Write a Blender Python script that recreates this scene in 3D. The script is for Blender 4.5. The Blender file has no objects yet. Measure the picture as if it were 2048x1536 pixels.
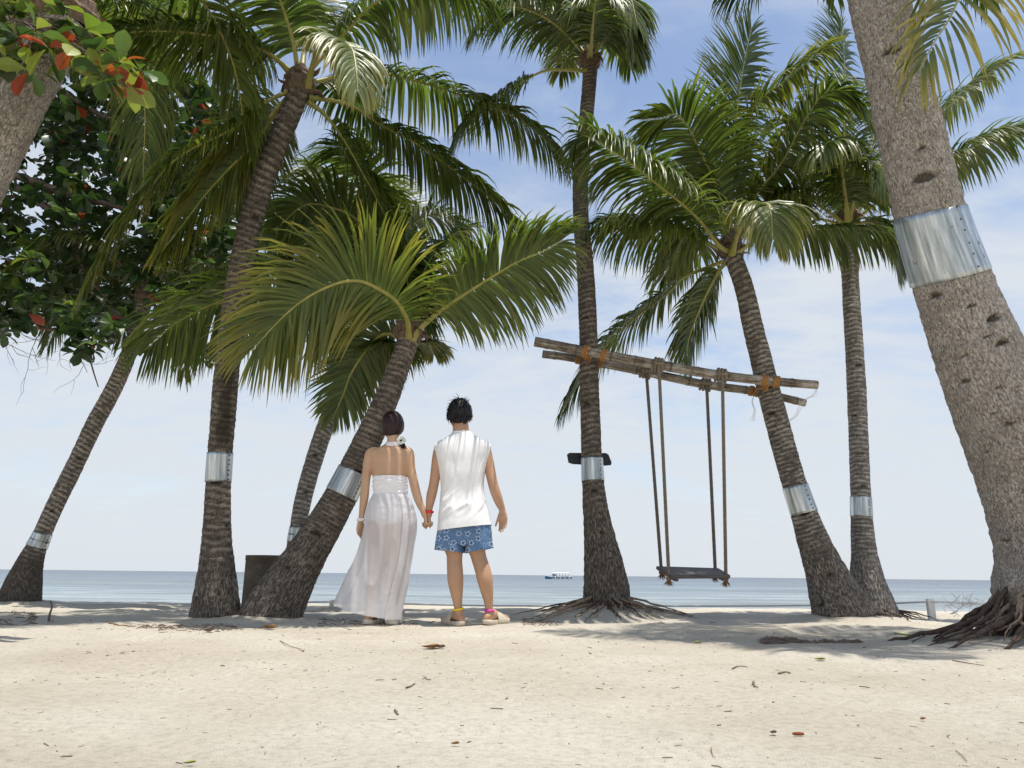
import bpy, math, random
import numpy as np
from mathutils import Vector, Matrix

sc = bpy.context.scene
COL = sc.collection
R = math.radians
random.seed(7)
RNG = np.random.default_rng(11)

# ------------------------------------------------------------------ camera
FPX = 1480.0                       # focal length in pixels of the 2048 px wide photograph
CAMZ = 0.37
THETA = math.atan(381.8 / FPX)     # pitch up
PHI = R(0.63)                      # roll
CP = np.array([0.0, 0.0, CAMZ])
CF = np.array([0, math.cos(THETA), math.sin(THETA)])
U0 = np.array([0, -math.sin(THETA), math.cos(THETA)])
R0 = np.array([1.0, 0, 0])
CR = R0 * math.cos(PHI) + U0 * math.sin(PHI)
CU = U0 * math.cos(PHI) - R0 * math.sin(PHI)
cam = bpy.data.cameras.new('camera')
cam.sensor_width = 36.0
cam.lens = FPX / 2048 * 36
cam.clip_start = 0.05
cam.clip_end = 60000
camo = bpy.data.objects.new('camera', cam)
COL.objects.link(camo)
camo.matrix_world = Matrix(((CR[0], CU[0], -CF[0], CP[0]), (CR[1], CU[1], -CF[1], CP[1]),
                            (CR[2], CU[2], -CF[2], CP[2]), (0, 0, 0, 1)))
sc.camera = camo
sc.render.resolution_x, sc.render.resolution_y = 1024, 768

# ------------------------------------------------------------------ sky, sun, exposure
SUN_EL = R(79)
SUN_H = np.array([0.80, -0.60])                 # horizontal direction towards the sun (x right, y forward)
sun_dir = Vector((SUN_H[0] * math.cos(SUN_EL), SUN_H[1] * math.cos(SUN_EL), math.sin(SUN_EL))).normalized()
world = bpy.data.worlds.new('World')
sc.world = world
world.use_nodes = True
wn, wl = world.node_tree.nodes, world.node_tree.links
wn.clear()


def nd(nodes, typ, **kw):
    n = nodes.new(typ)
    for k, v in kw.items():
        if k.startswith('i_'):
            n.inputs[k[2:].replace('_', ' ')].default_value = v
        elif k.startswith('n_'):
            n.inputs[int(k[2:])].default_value = v
        else:
            setattr(n, k, v)
    return n


wout = nd(wn, 'ShaderNodeOutputWorld')
wbg = nd(wn, 'ShaderNodeBackground')
wbg.inputs['Strength'].default_value = 0.15
sky = nd(wn, 'ShaderNodeTexSky', sky_type='NISHITA', sun_disc=False, sun_elevation=SUN_EL,
         sun_rotation=math.atan2(SUN_H[0], SUN_H[1]), air_density=1.0, dust_density=1.0, ozone_density=1.2)
tc = nd(wn, 'ShaderNodeTexCoord')
sep = nd(wn, 'ShaderNodeSeparateXYZ')
wl.new(tc.outputs['Generated'], sep.inputs[0])
zz = nd(wn, 'ShaderNodeMath', operation='MAXIMUM', n_1=0.0)
wl.new(sep.outputs['Z'], zz.inputs[0])
za = nd(wn, 'ShaderNodeMath', operation='ADD', n_1=0.22)
wl.new(zz.outputs[0], za.inputs[0])
dx = nd(wn, 'ShaderNodeMath', operation='DIVIDE')
dy = nd(wn, 'ShaderNodeMath', operation='DIVIDE')
wl.new(sep.outputs['X'], dx.inputs[0]); wl.new(za.outputs[0], dx.inputs[1])
wl.new(sep.outputs['Y'], dy.inputs[0]); wl.new(za.outputs[0], dy.inputs[1])
cmb = nd(wn, 'ShaderNodeCombineXYZ')
wl.new(dx.outputs[0], cmb.inputs[0]); wl.new(dy.outputs[0], cmb.inputs[1])
cmap = nd(wn, 'ShaderNodeMapping')
cmap.inputs['Scale'].default_value = (0.8, 1.35, 1)
cmap.inputs['Rotation'].default_value = (0, 0, R(12))
cmap.inputs['Location'].default_value = (3.1, 1.7, 0)
wl.new(cmb.outputs[0], cmap.inputs[0])
cn = nd(wn, 'ShaderNodeTexNoise', i_Scale=1.5, i_Detail=9.0, i_Roughness=0.66, i_Distortion=0.6)
cn2 = nd(wn, 'ShaderNodeTexNoise', i_Scale=4.5, i_Detail=7.0, i_Roughness=0.6, i_Distortion=0.8)
wl.new(cmap.outputs[0], cn.inputs['Vector']); wl.new(cmap.outputs[0], cn2.inputs['Vector'])
csum = nd(wn, 'ShaderNodeMath', operation='MULTIPLY_ADD', n_1=0.45)
wl.new(cn2.outputs['Fac'], csum.inputs[0]); wl.new(cn.outputs['Fac'], csum.inputs[2])
# more veil seen at a flat angle (a sheet of thin cloud gets optically thicker towards the horizon)
hz = nd(wn, 'ShaderNodeMapRange', n_1=0.0, n_2=0.62, n_3=0.42, n_4=-0.04)
wl.new(sep.outputs['Z'], hz.inputs[0])
cadd = nd(wn, 'ShaderNodeMath', operation='ADD')
wl.new(csum.outputs[0], cadd.inputs[0]); wl.new(hz.outputs[0], cadd.inputs[1])
cmr = nd(wn, 'ShaderNodeMapRange', interpolation_type='SMOOTHSTEP', n_1=0.58, n_2=1.10, n_3=0.08, n_4=0.97)
wl.new(cadd.outputs[0], cmr.inputs[0])
cmix = nd(wn, 'ShaderNodeMix', data_type='RGBA')
wl.new(cmr.outputs[0], cmix.inputs['Factor'])
wl.new(sky.outputs[0], cmix.inputs['A'])
cmix.inputs['B'].default_value = (3.85, 4.1, 4.4, 1)
wl.new(cmix.outputs['Result'], wbg.inputs['Color'])
wl.new(wbg.outputs[0], wout.inputs[0])

sl = bpy.data.lights.new('sun', 'SUN')
sl.energy = 4.2
sl.angle = R(0.6)
sl.color = (1.0, 0.95, 0.87)
slo = bpy.data.objects.new('sun', sl)
COL.objects.link(slo)
slo.rotation_euler = sun_dir.to_track_quat('Z', 'Y').to_euler()
sc.view_settings.view_transform = 'Standard'
sc.view_settings.look = 'None'
sc.view_settings.exposure = 0.34
sc.view_settings.gamma = 1.0
sc.view_settings.use_curve_mapping = False


# ------------------------------------------------------------------ pixel helpers
def P(px, py, Y):
    """World point seen at a photograph pixel, at ground distance Y in front of the camera."""
    d = CF + (px - 1024) / FPX * CR + (768 - py) / FPX * CU
    return CP + d * (Y / d[1])


def depth(p):
    return float(np.dot(np.asarray(p) - CP, CF))


def pxm(w, p):
    """w pixels at point p, in metres."""
    return w * depth(p) / FPX


def ground_hit(px, py, z=0.0):
    d = CF + (px - 1024) / FPX * CR + (768 - py) / FPX * CU
    return CP + d * ((z - CAMZ) / d[2])


# ------------------------------------------------------------------ object helpers
def link(o, parent=None):
    COL.objects.link(o)
    if parent is not None:
        o.parent = parent
    return o


def tag(o, label=None, cat=None, group=None, kind=None):
    if label: o['label'] = label
    if cat: o['category'] = cat
    if group: o['group'] = group
    if kind: o['kind'] = kind
    return o


def thing(name, label, cat, loc=(0, 0, 0), group=None):
    o = bpy.data.objects.new(name, None)
    o.empty_display_size = 0.1
    o.location = Vector([float(a) for a in loc])
    COL.objects.link(o)
    return tag(o, label, cat, group)


def mesh_obj(name, verts, faces, mat, parent=None, smooth=False, attrs=None):
    """verts in WORLD coordinates; stored relative to the parent's location."""
    v = np.asarray(verts, dtype=np.float32).reshape(-1, 3)
    off = np.zeros(3)
    pr = parent
    while pr is not None:
        off = off + np.array(pr.location)
        pr = pr.parent
    if parent is None:
        org = np.array([(v[:, 0].min() + v[:, 0].max()) / 2, (v[:, 1].min() + v[:, 1].max()) / 2, v[:, 2].min()])
    else:
        org = off
    v = v - org.astype(np.float32)
    me = bpy.data.meshes.new(name)
    if isinstance(faces, np.ndarray) and faces.ndim == 2:
        nf, k = faces.shape
        me.vertices.add(len(v))
        me.vertices.foreach_set('co', v.ravel())
        me.loops.add(nf * k)
        me.loops.foreach_set('vertex_index', faces.astype(np.int32).ravel())
        me.polygons.add(nf)
        me.polygons.foreach_set('loop_start', np.arange(0, nf * k, k, dtype=np.int32))
        me.update(calc_edges=True)
    else:
        me.from_pydata(v.tolist(), [], [tuple(int(i) for i in f) for f in faces])
    if attrs:
        for an, (typ, data) in attrs.items():
            a = me.attributes.new(an, typ, 'POINT')
            key = {'FLOAT': 'value', 'FLOAT_VECTOR': 'vector', 'FLOAT_COLOR': 'color'}[typ]
            a.data.foreach_set(key, np.asarray(data, dtype=np.float32).ravel())
    if smooth:
        me.polygons.foreach_set('use_smooth', np.ones(len(me.polygons), dtype=bool))
    me.validate()
    if mat is not None:
        me.materials.append(mat)
    o = bpy.data.objects.new(name, me)
    if parent is None:
        o.location = Vector([float(a) for a in org])
    link(o, parent)
    return o


class MB:
    """Collects shapes (world coordinates) that make up ONE mesh."""
    def __init__(s):
        s.v = []; s.f = []; s.n = 0

    def add(s, v, f):
        v = np.asarray(v, float).reshape(-1, 3)
        s.v.append(v)
        s.f += [tuple(int(i) + s.n for i in q) for q in f]
        s.n += len(v)
        return s

    def tube(s, pts, rad, k=8, caps=True, flat=1.0, up=None):
        v, f = tube(pts, rad, k, caps, flat, up)
        return s.add(v, f)

    def box(s, c, half, rot=None, bev=0.0):
        c = np.asarray(c, float); h = np.asarray(half, float)
        if bev <= 0:
            v = np.array([[x, y, z] for x in (-1, 1) for y in (-1, 1) for z in (-1, 1)]) * h
            f = [(0, 1, 3, 2), (4, 6, 7, 5), (0, 4, 5, 1), (2, 3, 7, 6), (0, 2, 6, 4), (1, 5, 7, 3)]
        else:
            import bmesh
            bm = bmesh.new()
            bmesh.ops.create_cube(bm, size=2)
            for q in bm.verts:
                q.co = Vector((q.co.x * h[0], q.co.y * h[1], q.co.z * h[2]))
            bmesh.ops.bevel(bm, geom=bm.edges[:], offset=bev, segments=2, affect='EDGES', profile=0.6)
            bm.verts.index_update()
            v = np.array([q.co[:] for q in bm.verts])
            f = [[q.index for q in fa.verts] for fa in bm.faces]
            bm.free()
        if rot is not None:
            v = v @ np.asarray(rot).T
        return s.add(v + c, f)

    def loft(s, rings, caps=(True, True)):
        rings = [np.asarray(r) for r in rings]
        k = len(rings[0]); v = np.concatenate(rings); f = []
        for i in range(len(rings) - 1):
            for j in range(k):
                a, b = i * k + j, i * k + (j + 1) % k
                f.append((a, b, b + k, a + k))
        if caps[0]: f.append(tuple(range(k))[::-1])
        if caps[1]: f.append(tuple(range((len(rings) - 1) * k, len(rings) * k)))
        return s.add(v, f)

    def build(s, name, mat, parent=None, smooth=True):
        return mesh_obj(name, np.concatenate(s.v), s.f, mat, parent, smooth)


def cr(pts, n):
    """Catmull-Rom through pts (any dimension), n samples evenly spaced by arc length of the first 3 comps."""
    p = np.asarray(pts, float)
    if len(p) == 2:
        t = np.linspace(0, 1, n)[:, None]
        return p[0] * (1 - t) + p[1] * t
    q = np.vstack([2 * p[0] - p[1], p, 2 * p[-1] - p[-2]])
    out = []
    for i in range(len(p) - 1):
        t = np.linspace(0, 1, 24, endpoint=False)[:, None]
        a, b, c, d = q[i], q[i + 1], q[i + 2], q[i + 3]
        out.append(0.5 * (2 * b + (c - a) * t + (2 * a - 5 * b + 4 * c - d) * t ** 2 + (3 * b - a - 3 * c + d) * t ** 3))
    out.append(p[-1:])
    o = np.vstack(out)
    L = np.concatenate([[0], np.cumsum(np.linalg.norm(np.diff(o[:, :3], axis=0), axis=1))])
    s = np.linspace(0, L[-1], n)
    return np.stack([np.interp(s, L, o[:, j]) for j in range(o.shape[1])], 1)


def unit(a):
    return a / np.maximum(np.linalg.norm(a, axis=-1, keepdims=True), 1e-9)


def frames(p, up=None):
    T = unit(np.gradient(p, axis=0))
    u = np.asarray(up if up is not None else (0, 0, 1.0), float)
    if up is None and abs(T[0] @ u) > 0.9:
        u = np.array([0, 1.0, 0])
    A = np.zeros_like(p)
    a = u - (u @ T[0]) * T[0]
    for i in range(len(p)):
        a = a - (a @ T[i]) * T[i]
        a = a / max(np.linalg.norm(a), 1e-9)
        A[i] = a
    return T, A, np.cross(T, A)


def tube(pts, rad, k=8, caps=True, flat=1.0, up=None):
    p = np.asarray(pts, float)
    r = np.asarray(rad, float) * np.ones(len(p))
    T, A, B = frames(p, up)
    a = np.linspace(0, 2 * np.pi, k, endpoint=False)
    v = p[:, None] + r[:, None, None] * (np.cos(a)[None, :, None] * A[:, None] * flat + np.sin(a)[None, :, None] * B[:, None])
    f = []
    for i in range(len(p) - 1):
        for j in range(k):
            x, y = i * k + j, i * k + (j + 1) % k
            f.append((x, y, y + k, x + k))
    if caps:
        f.append(tuple(range(k))[::-1]); f.append(tuple(range((len(p) - 1) * k, len(p) * k)))
    return v.reshape(-1, 3), f


def vnoise(x, y, seed=0):
    """Smooth value noise on a lattice, 0..1."""
    x = np.asarray(x, float); y = np.asarray(y, float)
    xi = np.floor(x).astype(np.int64); yi = np.floor(y).astype(np.int64)
    fx = x - xi; fy = y - yi
    fx = fx * fx * (3 - 2 * fx); fy = fy * fy * (3 - 2 * fy)

    def h(a, b):
        n = (a * 374761393 + b * 668265263 + seed * 1442695041) & 0x7fffffff
        n = (n ^ (n >> 13)) * 1274126177 & 0x7fffffff
        return ((n ^ (n >> 16)) & 0xffff) / 65535.0
    return (h(xi, yi) * (1 - fx) + h(xi + 1, yi) * fx) * (1 - fy) + (h(xi, yi + 1) * (1 - fx) + h(xi + 1, yi + 1) * fx) * fy


# ------------------------------------------------------------------ material helpers
def newmat(name, color=(0.5, 0.5, 0.5), rough=0.6, metal=0.0, spec=0.5):
    m = bpy.data.materials.new(name)
    m.use_nodes = True
    b = m.node_tree.nodes['Principled BSDF']
    b.inputs['Base Color'].default_value = (*color, 1)
    b.inputs['Roughness'].default_value = rough
    b.inputs['Metallic'].default_value = metal
    b.inputs['Specular IOR Level'].default_value = spec
    return m, m.node_tree.nodes, m.node_tree.links, b


def ramp(nodes, stops, interp='LINEAR'):
    n = nodes.new('ShaderNodeValToRGB')
    e = n.color_ramp.elements
    n.color_ramp.interpolation = interp
    while len(e) < len(stops): e.new(0.5)
    for q, (p, c) in zip(e, stops):
        q.position = p
        q.color = (*c, 1) if len(c) == 3 else c
    return n


def bump(nodes, links, bsdf, height, strength=0.3, dist=0.01):
    b = nd(nodes, 'ShaderNodeBump', i_Strength=strength, i_Distance=dist)
    links.new(height, b.inputs['Height'])
    links.new(b.outputs[0], bsdf.inputs['Normal'])
    return b


def mixc(nodes, links, fac, a, b, blend='MIX'):
    n = nd(nodes, 'ShaderNodeMix', data_type='RGBA', blend_type=blend)
    for key, v in (('Factor', fac), ('A', a), ('B', b)):
        if hasattr(v, 'is_linked') or isinstance(v, bpy.types.NodeSocket):
            links.new(v, n.inputs[key])
        elif key == 'Factor':
            n.inputs[key].default_value = v
        else:
            n.inputs[key].default_value = (*v, 1)
    return n.outputs['Result']


def noisy(name, c1, c2, scale=20, rough=0.7, bumps=0.3, detail=6, stretch=(1, 1, 1), metal=0.0, coord='Object', dist=0.005, spec=0.4):
    m, n, l, b = newmat(name, c1, rough, metal, spec)
    t = nd(n, 'ShaderNodeTexCoord')
    mp = nd(n, 'ShaderNodeMapping')
    mp.inputs['Scale'].default_value = stretch
    l.new(t.outputs[coord], mp.inputs[0])
    x = nd(n, 'ShaderNodeTexNoise', i_Scale=scale, i_Detail=detail, i_Roughness=0.65)
    l.new(mp.outputs[0], x.inputs['Vector'])
    r = ramp(n, [(0.3, c1), (0.7, c2)])
    l.new(x.outputs['Fac'], r.inputs[0])
    l.new(r.outputs[0], b.inputs['Base Color'])
    if bumps: bump(n, l, b, x.outputs['Fac'], bumps, dist)
    return m
# ================================================================== ground
SEA_Z = -1.0
MOUNDS = []   # (x, y, height, radius)


def mound_px(px, py, Y, h, r):
    p = P(px, py, Y)
    MOUNDS.append((p[0], Y, h, r))


mound_px(1213, 1220, 7.0, 0.12, 0.75)
mound_px(1690, 1235, 6.85, 0.07, 0.8)
mound_px(2080, 1260, 4.65, 0.10, 0.75)
mound_px(505, 1240, 6.15, 0.035, 0.7)
mound_px(663, 1222, 7.9, 0.05, 0.18)
mound_px(20, 1240, 5.9, 0.05, 0.5)
mound_px(30, 1212, 8.1, 0.06, 0.7)


def ground_z(x, y):
    x = np.asarray(x, float); y = np.asarray(y, float)
    z = np.zeros(np.broadcast(x, y).shape)
    # beach face down to the sea
    s = np.clip(y - 9.3 - 0.25 * (vnoise(x * 0.25, y * 0, 4) - 0.5), 0, None)
    z = z - 0.047 * s
    for (mx, my, h, r) in MOUNDS:
        d2 = ((x - mx) ** 2 + ((y - my) * 1.0) ** 2) / (r * r)
        z = z + h * np.exp(-d2 * 1.6)
    fade = np.clip(1 - (np.abs(x) + np.abs(y)) / 60, 0, 1)
    und = 0.038 * (vnoise(x * 0.7 + 9, y * 1.1 + 3, 1) - 0.5) + 0.024 * (vnoise(x * 2.1, y * 2.6, 2) - 0.5)
    und = und + 0.018 * (vnoise(x * 5.5, y * 6.5, 3) - 0.5) + 0.008 * (vnoise(x * 14, y * 16, 5) - 0.5)
    foot = vnoise(x * 3.1 + 40, y * 3.6 + 7, 8)
    und = und - 0.016 * np.clip((foot - 0.72) / 0.2, 0, 1)
    return z + und * fade


def stretch_axis(a, b, step, far_lo, far_hi, grow=1.35):
    c = list(np.arange(a, b + 1e-6, step))
    lo, s = [], step
    while (lo[-1] if lo else a) > far_lo:
        s *= grow
        lo.append((lo[-1] if lo else a) - s)
    hi, s = [], step
    while (hi[-1] if hi else b) < far_hi:
        s *= grow
        hi.append((hi[-1] if hi else b) + s)
    return np.array(lo[::-1] + c + hi)


gx = stretch_axis(-5.0, 5.0, 0.025, -4000, 4000, 1.22)
gy = stretch_axis(1.2, 9.8, 0.026, -400, 140, 1.16)
GX, GY = np.meshgrid(gx, gy)
GZ = ground_z(GX, GY)
GZ = np.maximum(GZ, -6)
gv = np.stack([GX, GY, GZ], -1).reshape(-1, 3)
nx, ny = len(gx), len(gy)
ii = np.arange(nx * ny).reshape(ny, nx)
gf = np.stack([ii[:-1, :-1], ii[:-1, 1:], ii[1:, 1:], ii[1:, :-1]], -1).reshape(-1, 4)

m_sand, n, l, b = newmat('sand', (0.6, 0.53, 0.42), 0.95, 0, 0.15)
t = nd(n, 'ShaderNodeTexCoord')
big = nd(n, 'ShaderNodeTexNoise', i_Scale=1.1, i_Detail=5.0, i_Roughness=0.6)
med = nd(n, 'ShaderNodeTexNoise', i_Scale=38.0, i_Detail=6.0, i_Roughness=0.75)
fin = nd(n, 'ShaderNodeTexNoise', i_Scale=420.0, i_Detail=3.0, i_Roughness=0.8)
vor = nd(n, 'ShaderNodeTexVoronoi', i_Scale=170.0, i_Randomness=1.0)
spk = nd(n, 'ShaderNodeTexVoronoi', i_Scale=55.0, i_Randomness=1.0)
for q in (big, med, fin, vor, spk):
    l.new(t.outputs['Object'], q.inputs['Vector'])
r1 = ramp(n, [(0.30, (0.47, 0.42, 0.335)), (0.55, (0.555, 0.51, 0.425)), (0.75, (0.61, 0.57, 0.49))])
l.new(big.outputs['Fac'], r1.inputs[0])
r2 = ramp(n, [(0.30, (0.74, 0.73, 0.71)), (0.5, (1, 1, 1)), (0.72, (1.14, 1.13, 1.10))])
l.new(med.outputs['Fac'], r2.inputs[0])
c1 = mixc(n, l, 1.0, r1.outputs[0], r2.outputs[0], 'MULTIPLY')
r3 = ramp(n, [(0.28, (0.62, 0.60, 0.57)), (0.5, (1, 1, 1)), (0.75, (1.2, 1.2, 1.18))])
l.new(fin.outputs['Fac'], r3.inputs[0])
c2 = mixc(n, l, 0.8, c1, r3.outputs[0], 'MULTIPLY')
# scattered dark grains and crumbs
r4 = ramp(n, [(0.0, (1, 1, 1)), (0.085, (1, 1, 1)), (0.13, (0, 0, 0))])
l.new(spk.outputs['Distance'], r4.inputs[0])
sc1 = nd(n, 'ShaderNodeSeparateColor')
l.new(spk.outputs['Color'], sc1.inputs[0])
gate = nd(n, 'ShaderNodeMath', operation='GREATER_THAN', n_1=0.80)
l.new(sc1.outputs[0], gate.inputs[0])
mul = nd(n, 'ShaderNodeMath', operation='MULTIPLY')
l.new(r4.outputs[0], mul.inputs[0]); l.new(gate.outputs[0], mul.inputs[1])
mul2 = nd(n, 'ShaderNodeMath', operation='MULTIPLY', n_1=0.35)
l.new(mul.outputs[0], mul2.inputs[0])
c3 = mixc(n, l, mul2.outputs[0], c2, (0.20, 0.16, 0.12))
l.new(c3, b.inputs['Base Color'])
hs = nd(n, 'ShaderNodeMath', operation='MULTIPLY_ADD', n_1=0.5)
l.new(fin.outputs['Fac'], hs.inputs[0]); l.new(med.outputs['Fac'], hs.inputs[2])
hs2 = nd(n, 'ShaderNodeMath', operation='MULTIPLY_ADD', n_1=0.25)
l.new(vor.outputs['Distance'], hs2.inputs[0]); l.new(hs.outputs[0], hs2.inputs[2])
bump(n, l, b, hs2.outputs[0], 0.85, 0.012)
beach = mesh_obj('sand_beach', gv, gf, m_sand, None, True)
tag(beach, 'pale cream sandy beach sloping down to the sea', 'beach', kind='structure')

# ================================================================== sea
m_sea, n, l, b = newmat('sea_water', (0.1, 0.2, 0.25), 0.22, 0, 0.5)
b.inputs['IOR'].default_value = 1.33
t = nd(n, 'ShaderNodeNewGeometry')
sp = nd(n, 'ShaderNodeSeparateXYZ')
l.new(t.outputs['Position'], sp.inputs[0])
lg = nd(n, 'ShaderNodeMath', operation='LOGARITHM', n_1=10.0)
l.new(sp.outputs['Y'], lg.inputs[0])
# pale turquoise over the sandy shallows, patchy reef, deep blue off shore
rr = ramp(n, [(0.0, (0.28, 0.31, 0.30)), (0.22, (0.19, 0.245, 0.26)), (0.40, (0.115, 0.165, 0.20)), (0.62, (0.055, 0.092, 0.135)), (1.0, (0.032, 0.06, 0.10))])
mrg = nd(n, 'ShaderNodeMapRange', n_1=1.40, n_2=3.2, n_3=0.0, n_4=1.0)
patch = nd(n, 'ShaderNodeTexNoise', i_Scale=1.0, i_Detail=3.0)
pm = nd(n, 'ShaderNodeMapping')
pm.inputs['Scale'].default_value = (0.012, 0.05, 1)
l.new(t.outputs['Position'], pm.inputs[0]); l.new(pm.outputs[0], patch.inputs['Vector'])
pa = nd(n, 'ShaderNodeMath', operation='MULTIPLY_ADD', n_1=0.55, n_2=-0.26)
l.new(patch.outputs['Fac'], pa.inputs[0])
ad = nd(n, 'ShaderNodeMath', operation='ADD')
l.new(lg.outputs[0], ad.inputs[0]); l.new(pa.outputs[0], ad.inputs[1])
l.new(ad.outputs[0], mrg.inputs[0]); l.new(mrg.outputs[0], rr.inputs[0])
rip = None  # light and dark of the waves, put into the water colour by noise
for sx1, sy1 in ((0.35, 1.4), (0.06, 0.30), (0.012, 0.06)):
    mp = nd(n, 'ShaderNodeMapping'); mp.inputs['Scale'].default_value = (sx1, sy1, 1)
    l.new(t.outputs['Position'], mp.inputs[0])
    w = nd(n, 'ShaderNodeTexNoise', i_Scale=1.0, i_Detail=5.0, i_Roughness=0.7); l.new(mp.outputs[0], w.inputs['Vector'])
    k1 = nd(n, 'ShaderNodeMapRange', n_1=0.36, n_2=0.64, n_3=0.55, n_4=1.30); l.new(w.outputs['Fac'], k1.inputs[0])
    if rip is None: rip = k1.outputs[0]
    else:
        q = nd(n, 'ShaderNodeMath', operation='MULTIPLY'); l.new(rip, q.inputs[0]); l.new(k1.outputs[0], q.inputs[1]); rip = q.outputs[0]
cmr_ = nd(n, 'ShaderNodeCombineXYZ'); [l.new(rip, cmr_.inputs[i]) for i in range(3)]
csea = mixc(n, l, 1.0, rr.outputs[0], cmr_.outputs[0], 'MULTIPLY')
l.new(csea, b.inputs['Base Color'])
hsum = None
for scx, scy, amp in ((1.1, 2.6, 0.5), (0.25, 0.7, 1.0), (0.05, 0.16, 2.2)):
    mp = nd(n, 'ShaderNodeMapping')
    mp.inputs['Scale'].default_value = (scx, scy, 1)
    mp.inputs['Rotation'].default_value = (0, 0, 0.12)
    l.new(t.outputs['Position'], mp.inputs[0])
    w = nd(n, 'ShaderNodeTexNoise', i_Scale=1.0, i_Detail=4.0, i_Roughness=0.6)
    l.new(mp.outputs[0], w.inputs['Vector'])
    q = nd(n, 'ShaderNodeMath', operation='MULTIPLY_ADD', n_1=amp)
    l.new(w.outputs['Fac'], q.inputs[0])
    if hsum is None: q.inputs[2].default_value = 0.0
    else: l.new(hsum, q.inputs[2])
    hsum = q.outputs[0]
bump(n, l, b, hsum, 1.0, 0.22)
sx = stretch_axis(-60, 60, 10, -30000, 30000, 1.6)
sy = np.array([14, 20, 26, 32, 40, 55, 80, 120, 200, 400, 900, 2000, 5000, 12000, 30000], float)
SX, SY = np.meshgrid(sx, sy)
sv = np.stack([SX, SY, np.full_like(SX, SEA_Z)], -1).reshape(-1, 3)
ii = np.arange(SX.size).reshape(SX.shape)
sf = np.stack([ii[:-1, :-1], ii[:-1, 1:], ii[1:, 1:], ii[1:, :-1]], -1).reshape(-1, 4)
sea = mesh_obj('sea', sv, sf, m_sea)
tag(sea, 'calm blue sea running out to the horizon', 'sea', kind='structure')

# ================================================================== plant materials
m_leaf, n, l, b = newmat('palm_leaf', (0.06, 0.11, 0.02), 0.36, 0, 0.5)
at = nd(n, 'ShaderNodeAttribute', attribute_name='tint')
sp = nd(n, 'ShaderNodeSeparateColor')
l.new(at.outputs['Color'], sp.inputs[0])
g1 = ramp(n, [(0.0, (0.036, 0.060, 0.012)), (0.5, (0.076, 0.112, 0.020)), (1.0, (0.145, 0.180, 0.042))])
l.new(sp.outputs[0], g1.inputs[0])
# yellowing: blue channel = age, grows towards the leaflet tip (green channel)
yy = nd(n, 'ShaderNodeMath', operation='MULTIPLY')
l.new(sp.outputs[1], yy.inputs[0]); l.new(sp.outputs[2], yy.inputs[1])
ym = nd(n, 'ShaderNodeMapRange', n_1=0.05, n_2=0.6, n_3=0.0, n_4=1.0)
l.new(yy.outputs[0], ym.inputs[0])
cy = mixc(n, l, ym.outputs[0], g1.outputs[0], (0.33, 0.27, 0.05))
ct = nd(n, 'ShaderNodeMapRange', n_1=0.86, n_2=1.0, n_3=0.0, n_4=0.75)
l.new(sp.outputs[1], ct.inputs[0])
cy2 = mixc(n, l, ct.outputs[0], cy, (0.20, 0.14, 0.05))
l.new(cy2, b.inputs['Base Color'])
tr = nd(n, 'ShaderNodeBsdfTranslucent')
tcol = mixc(n, l, 1.0, cy2, (1.5, 1.75, 0.9), 'MULTIPLY')
l.new(tcol, tr.inputs['Color'])
mx = nd(n, 'ShaderNodeMixShader', i_Fac=0.34)
l.new(b.outputs[0], mx.inputs[1]); l.new(tr.outputs[0], mx.inputs[2])
l.new(mx.outputs[0], n['Material Output'].inputs[0])

m_rachis = noisy('palm_rachis', (0.20, 0.21, 0.045), (0.36, 0.31, 0.085), 14, 0.45, 0.1)
m_sheath = noisy('dry_sheath', (0.055, 0.036, 0.025), (0.22, 0.155, 0.10), 45, 0.9, 0.9, stretch=(1, 1, 0.3))


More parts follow.
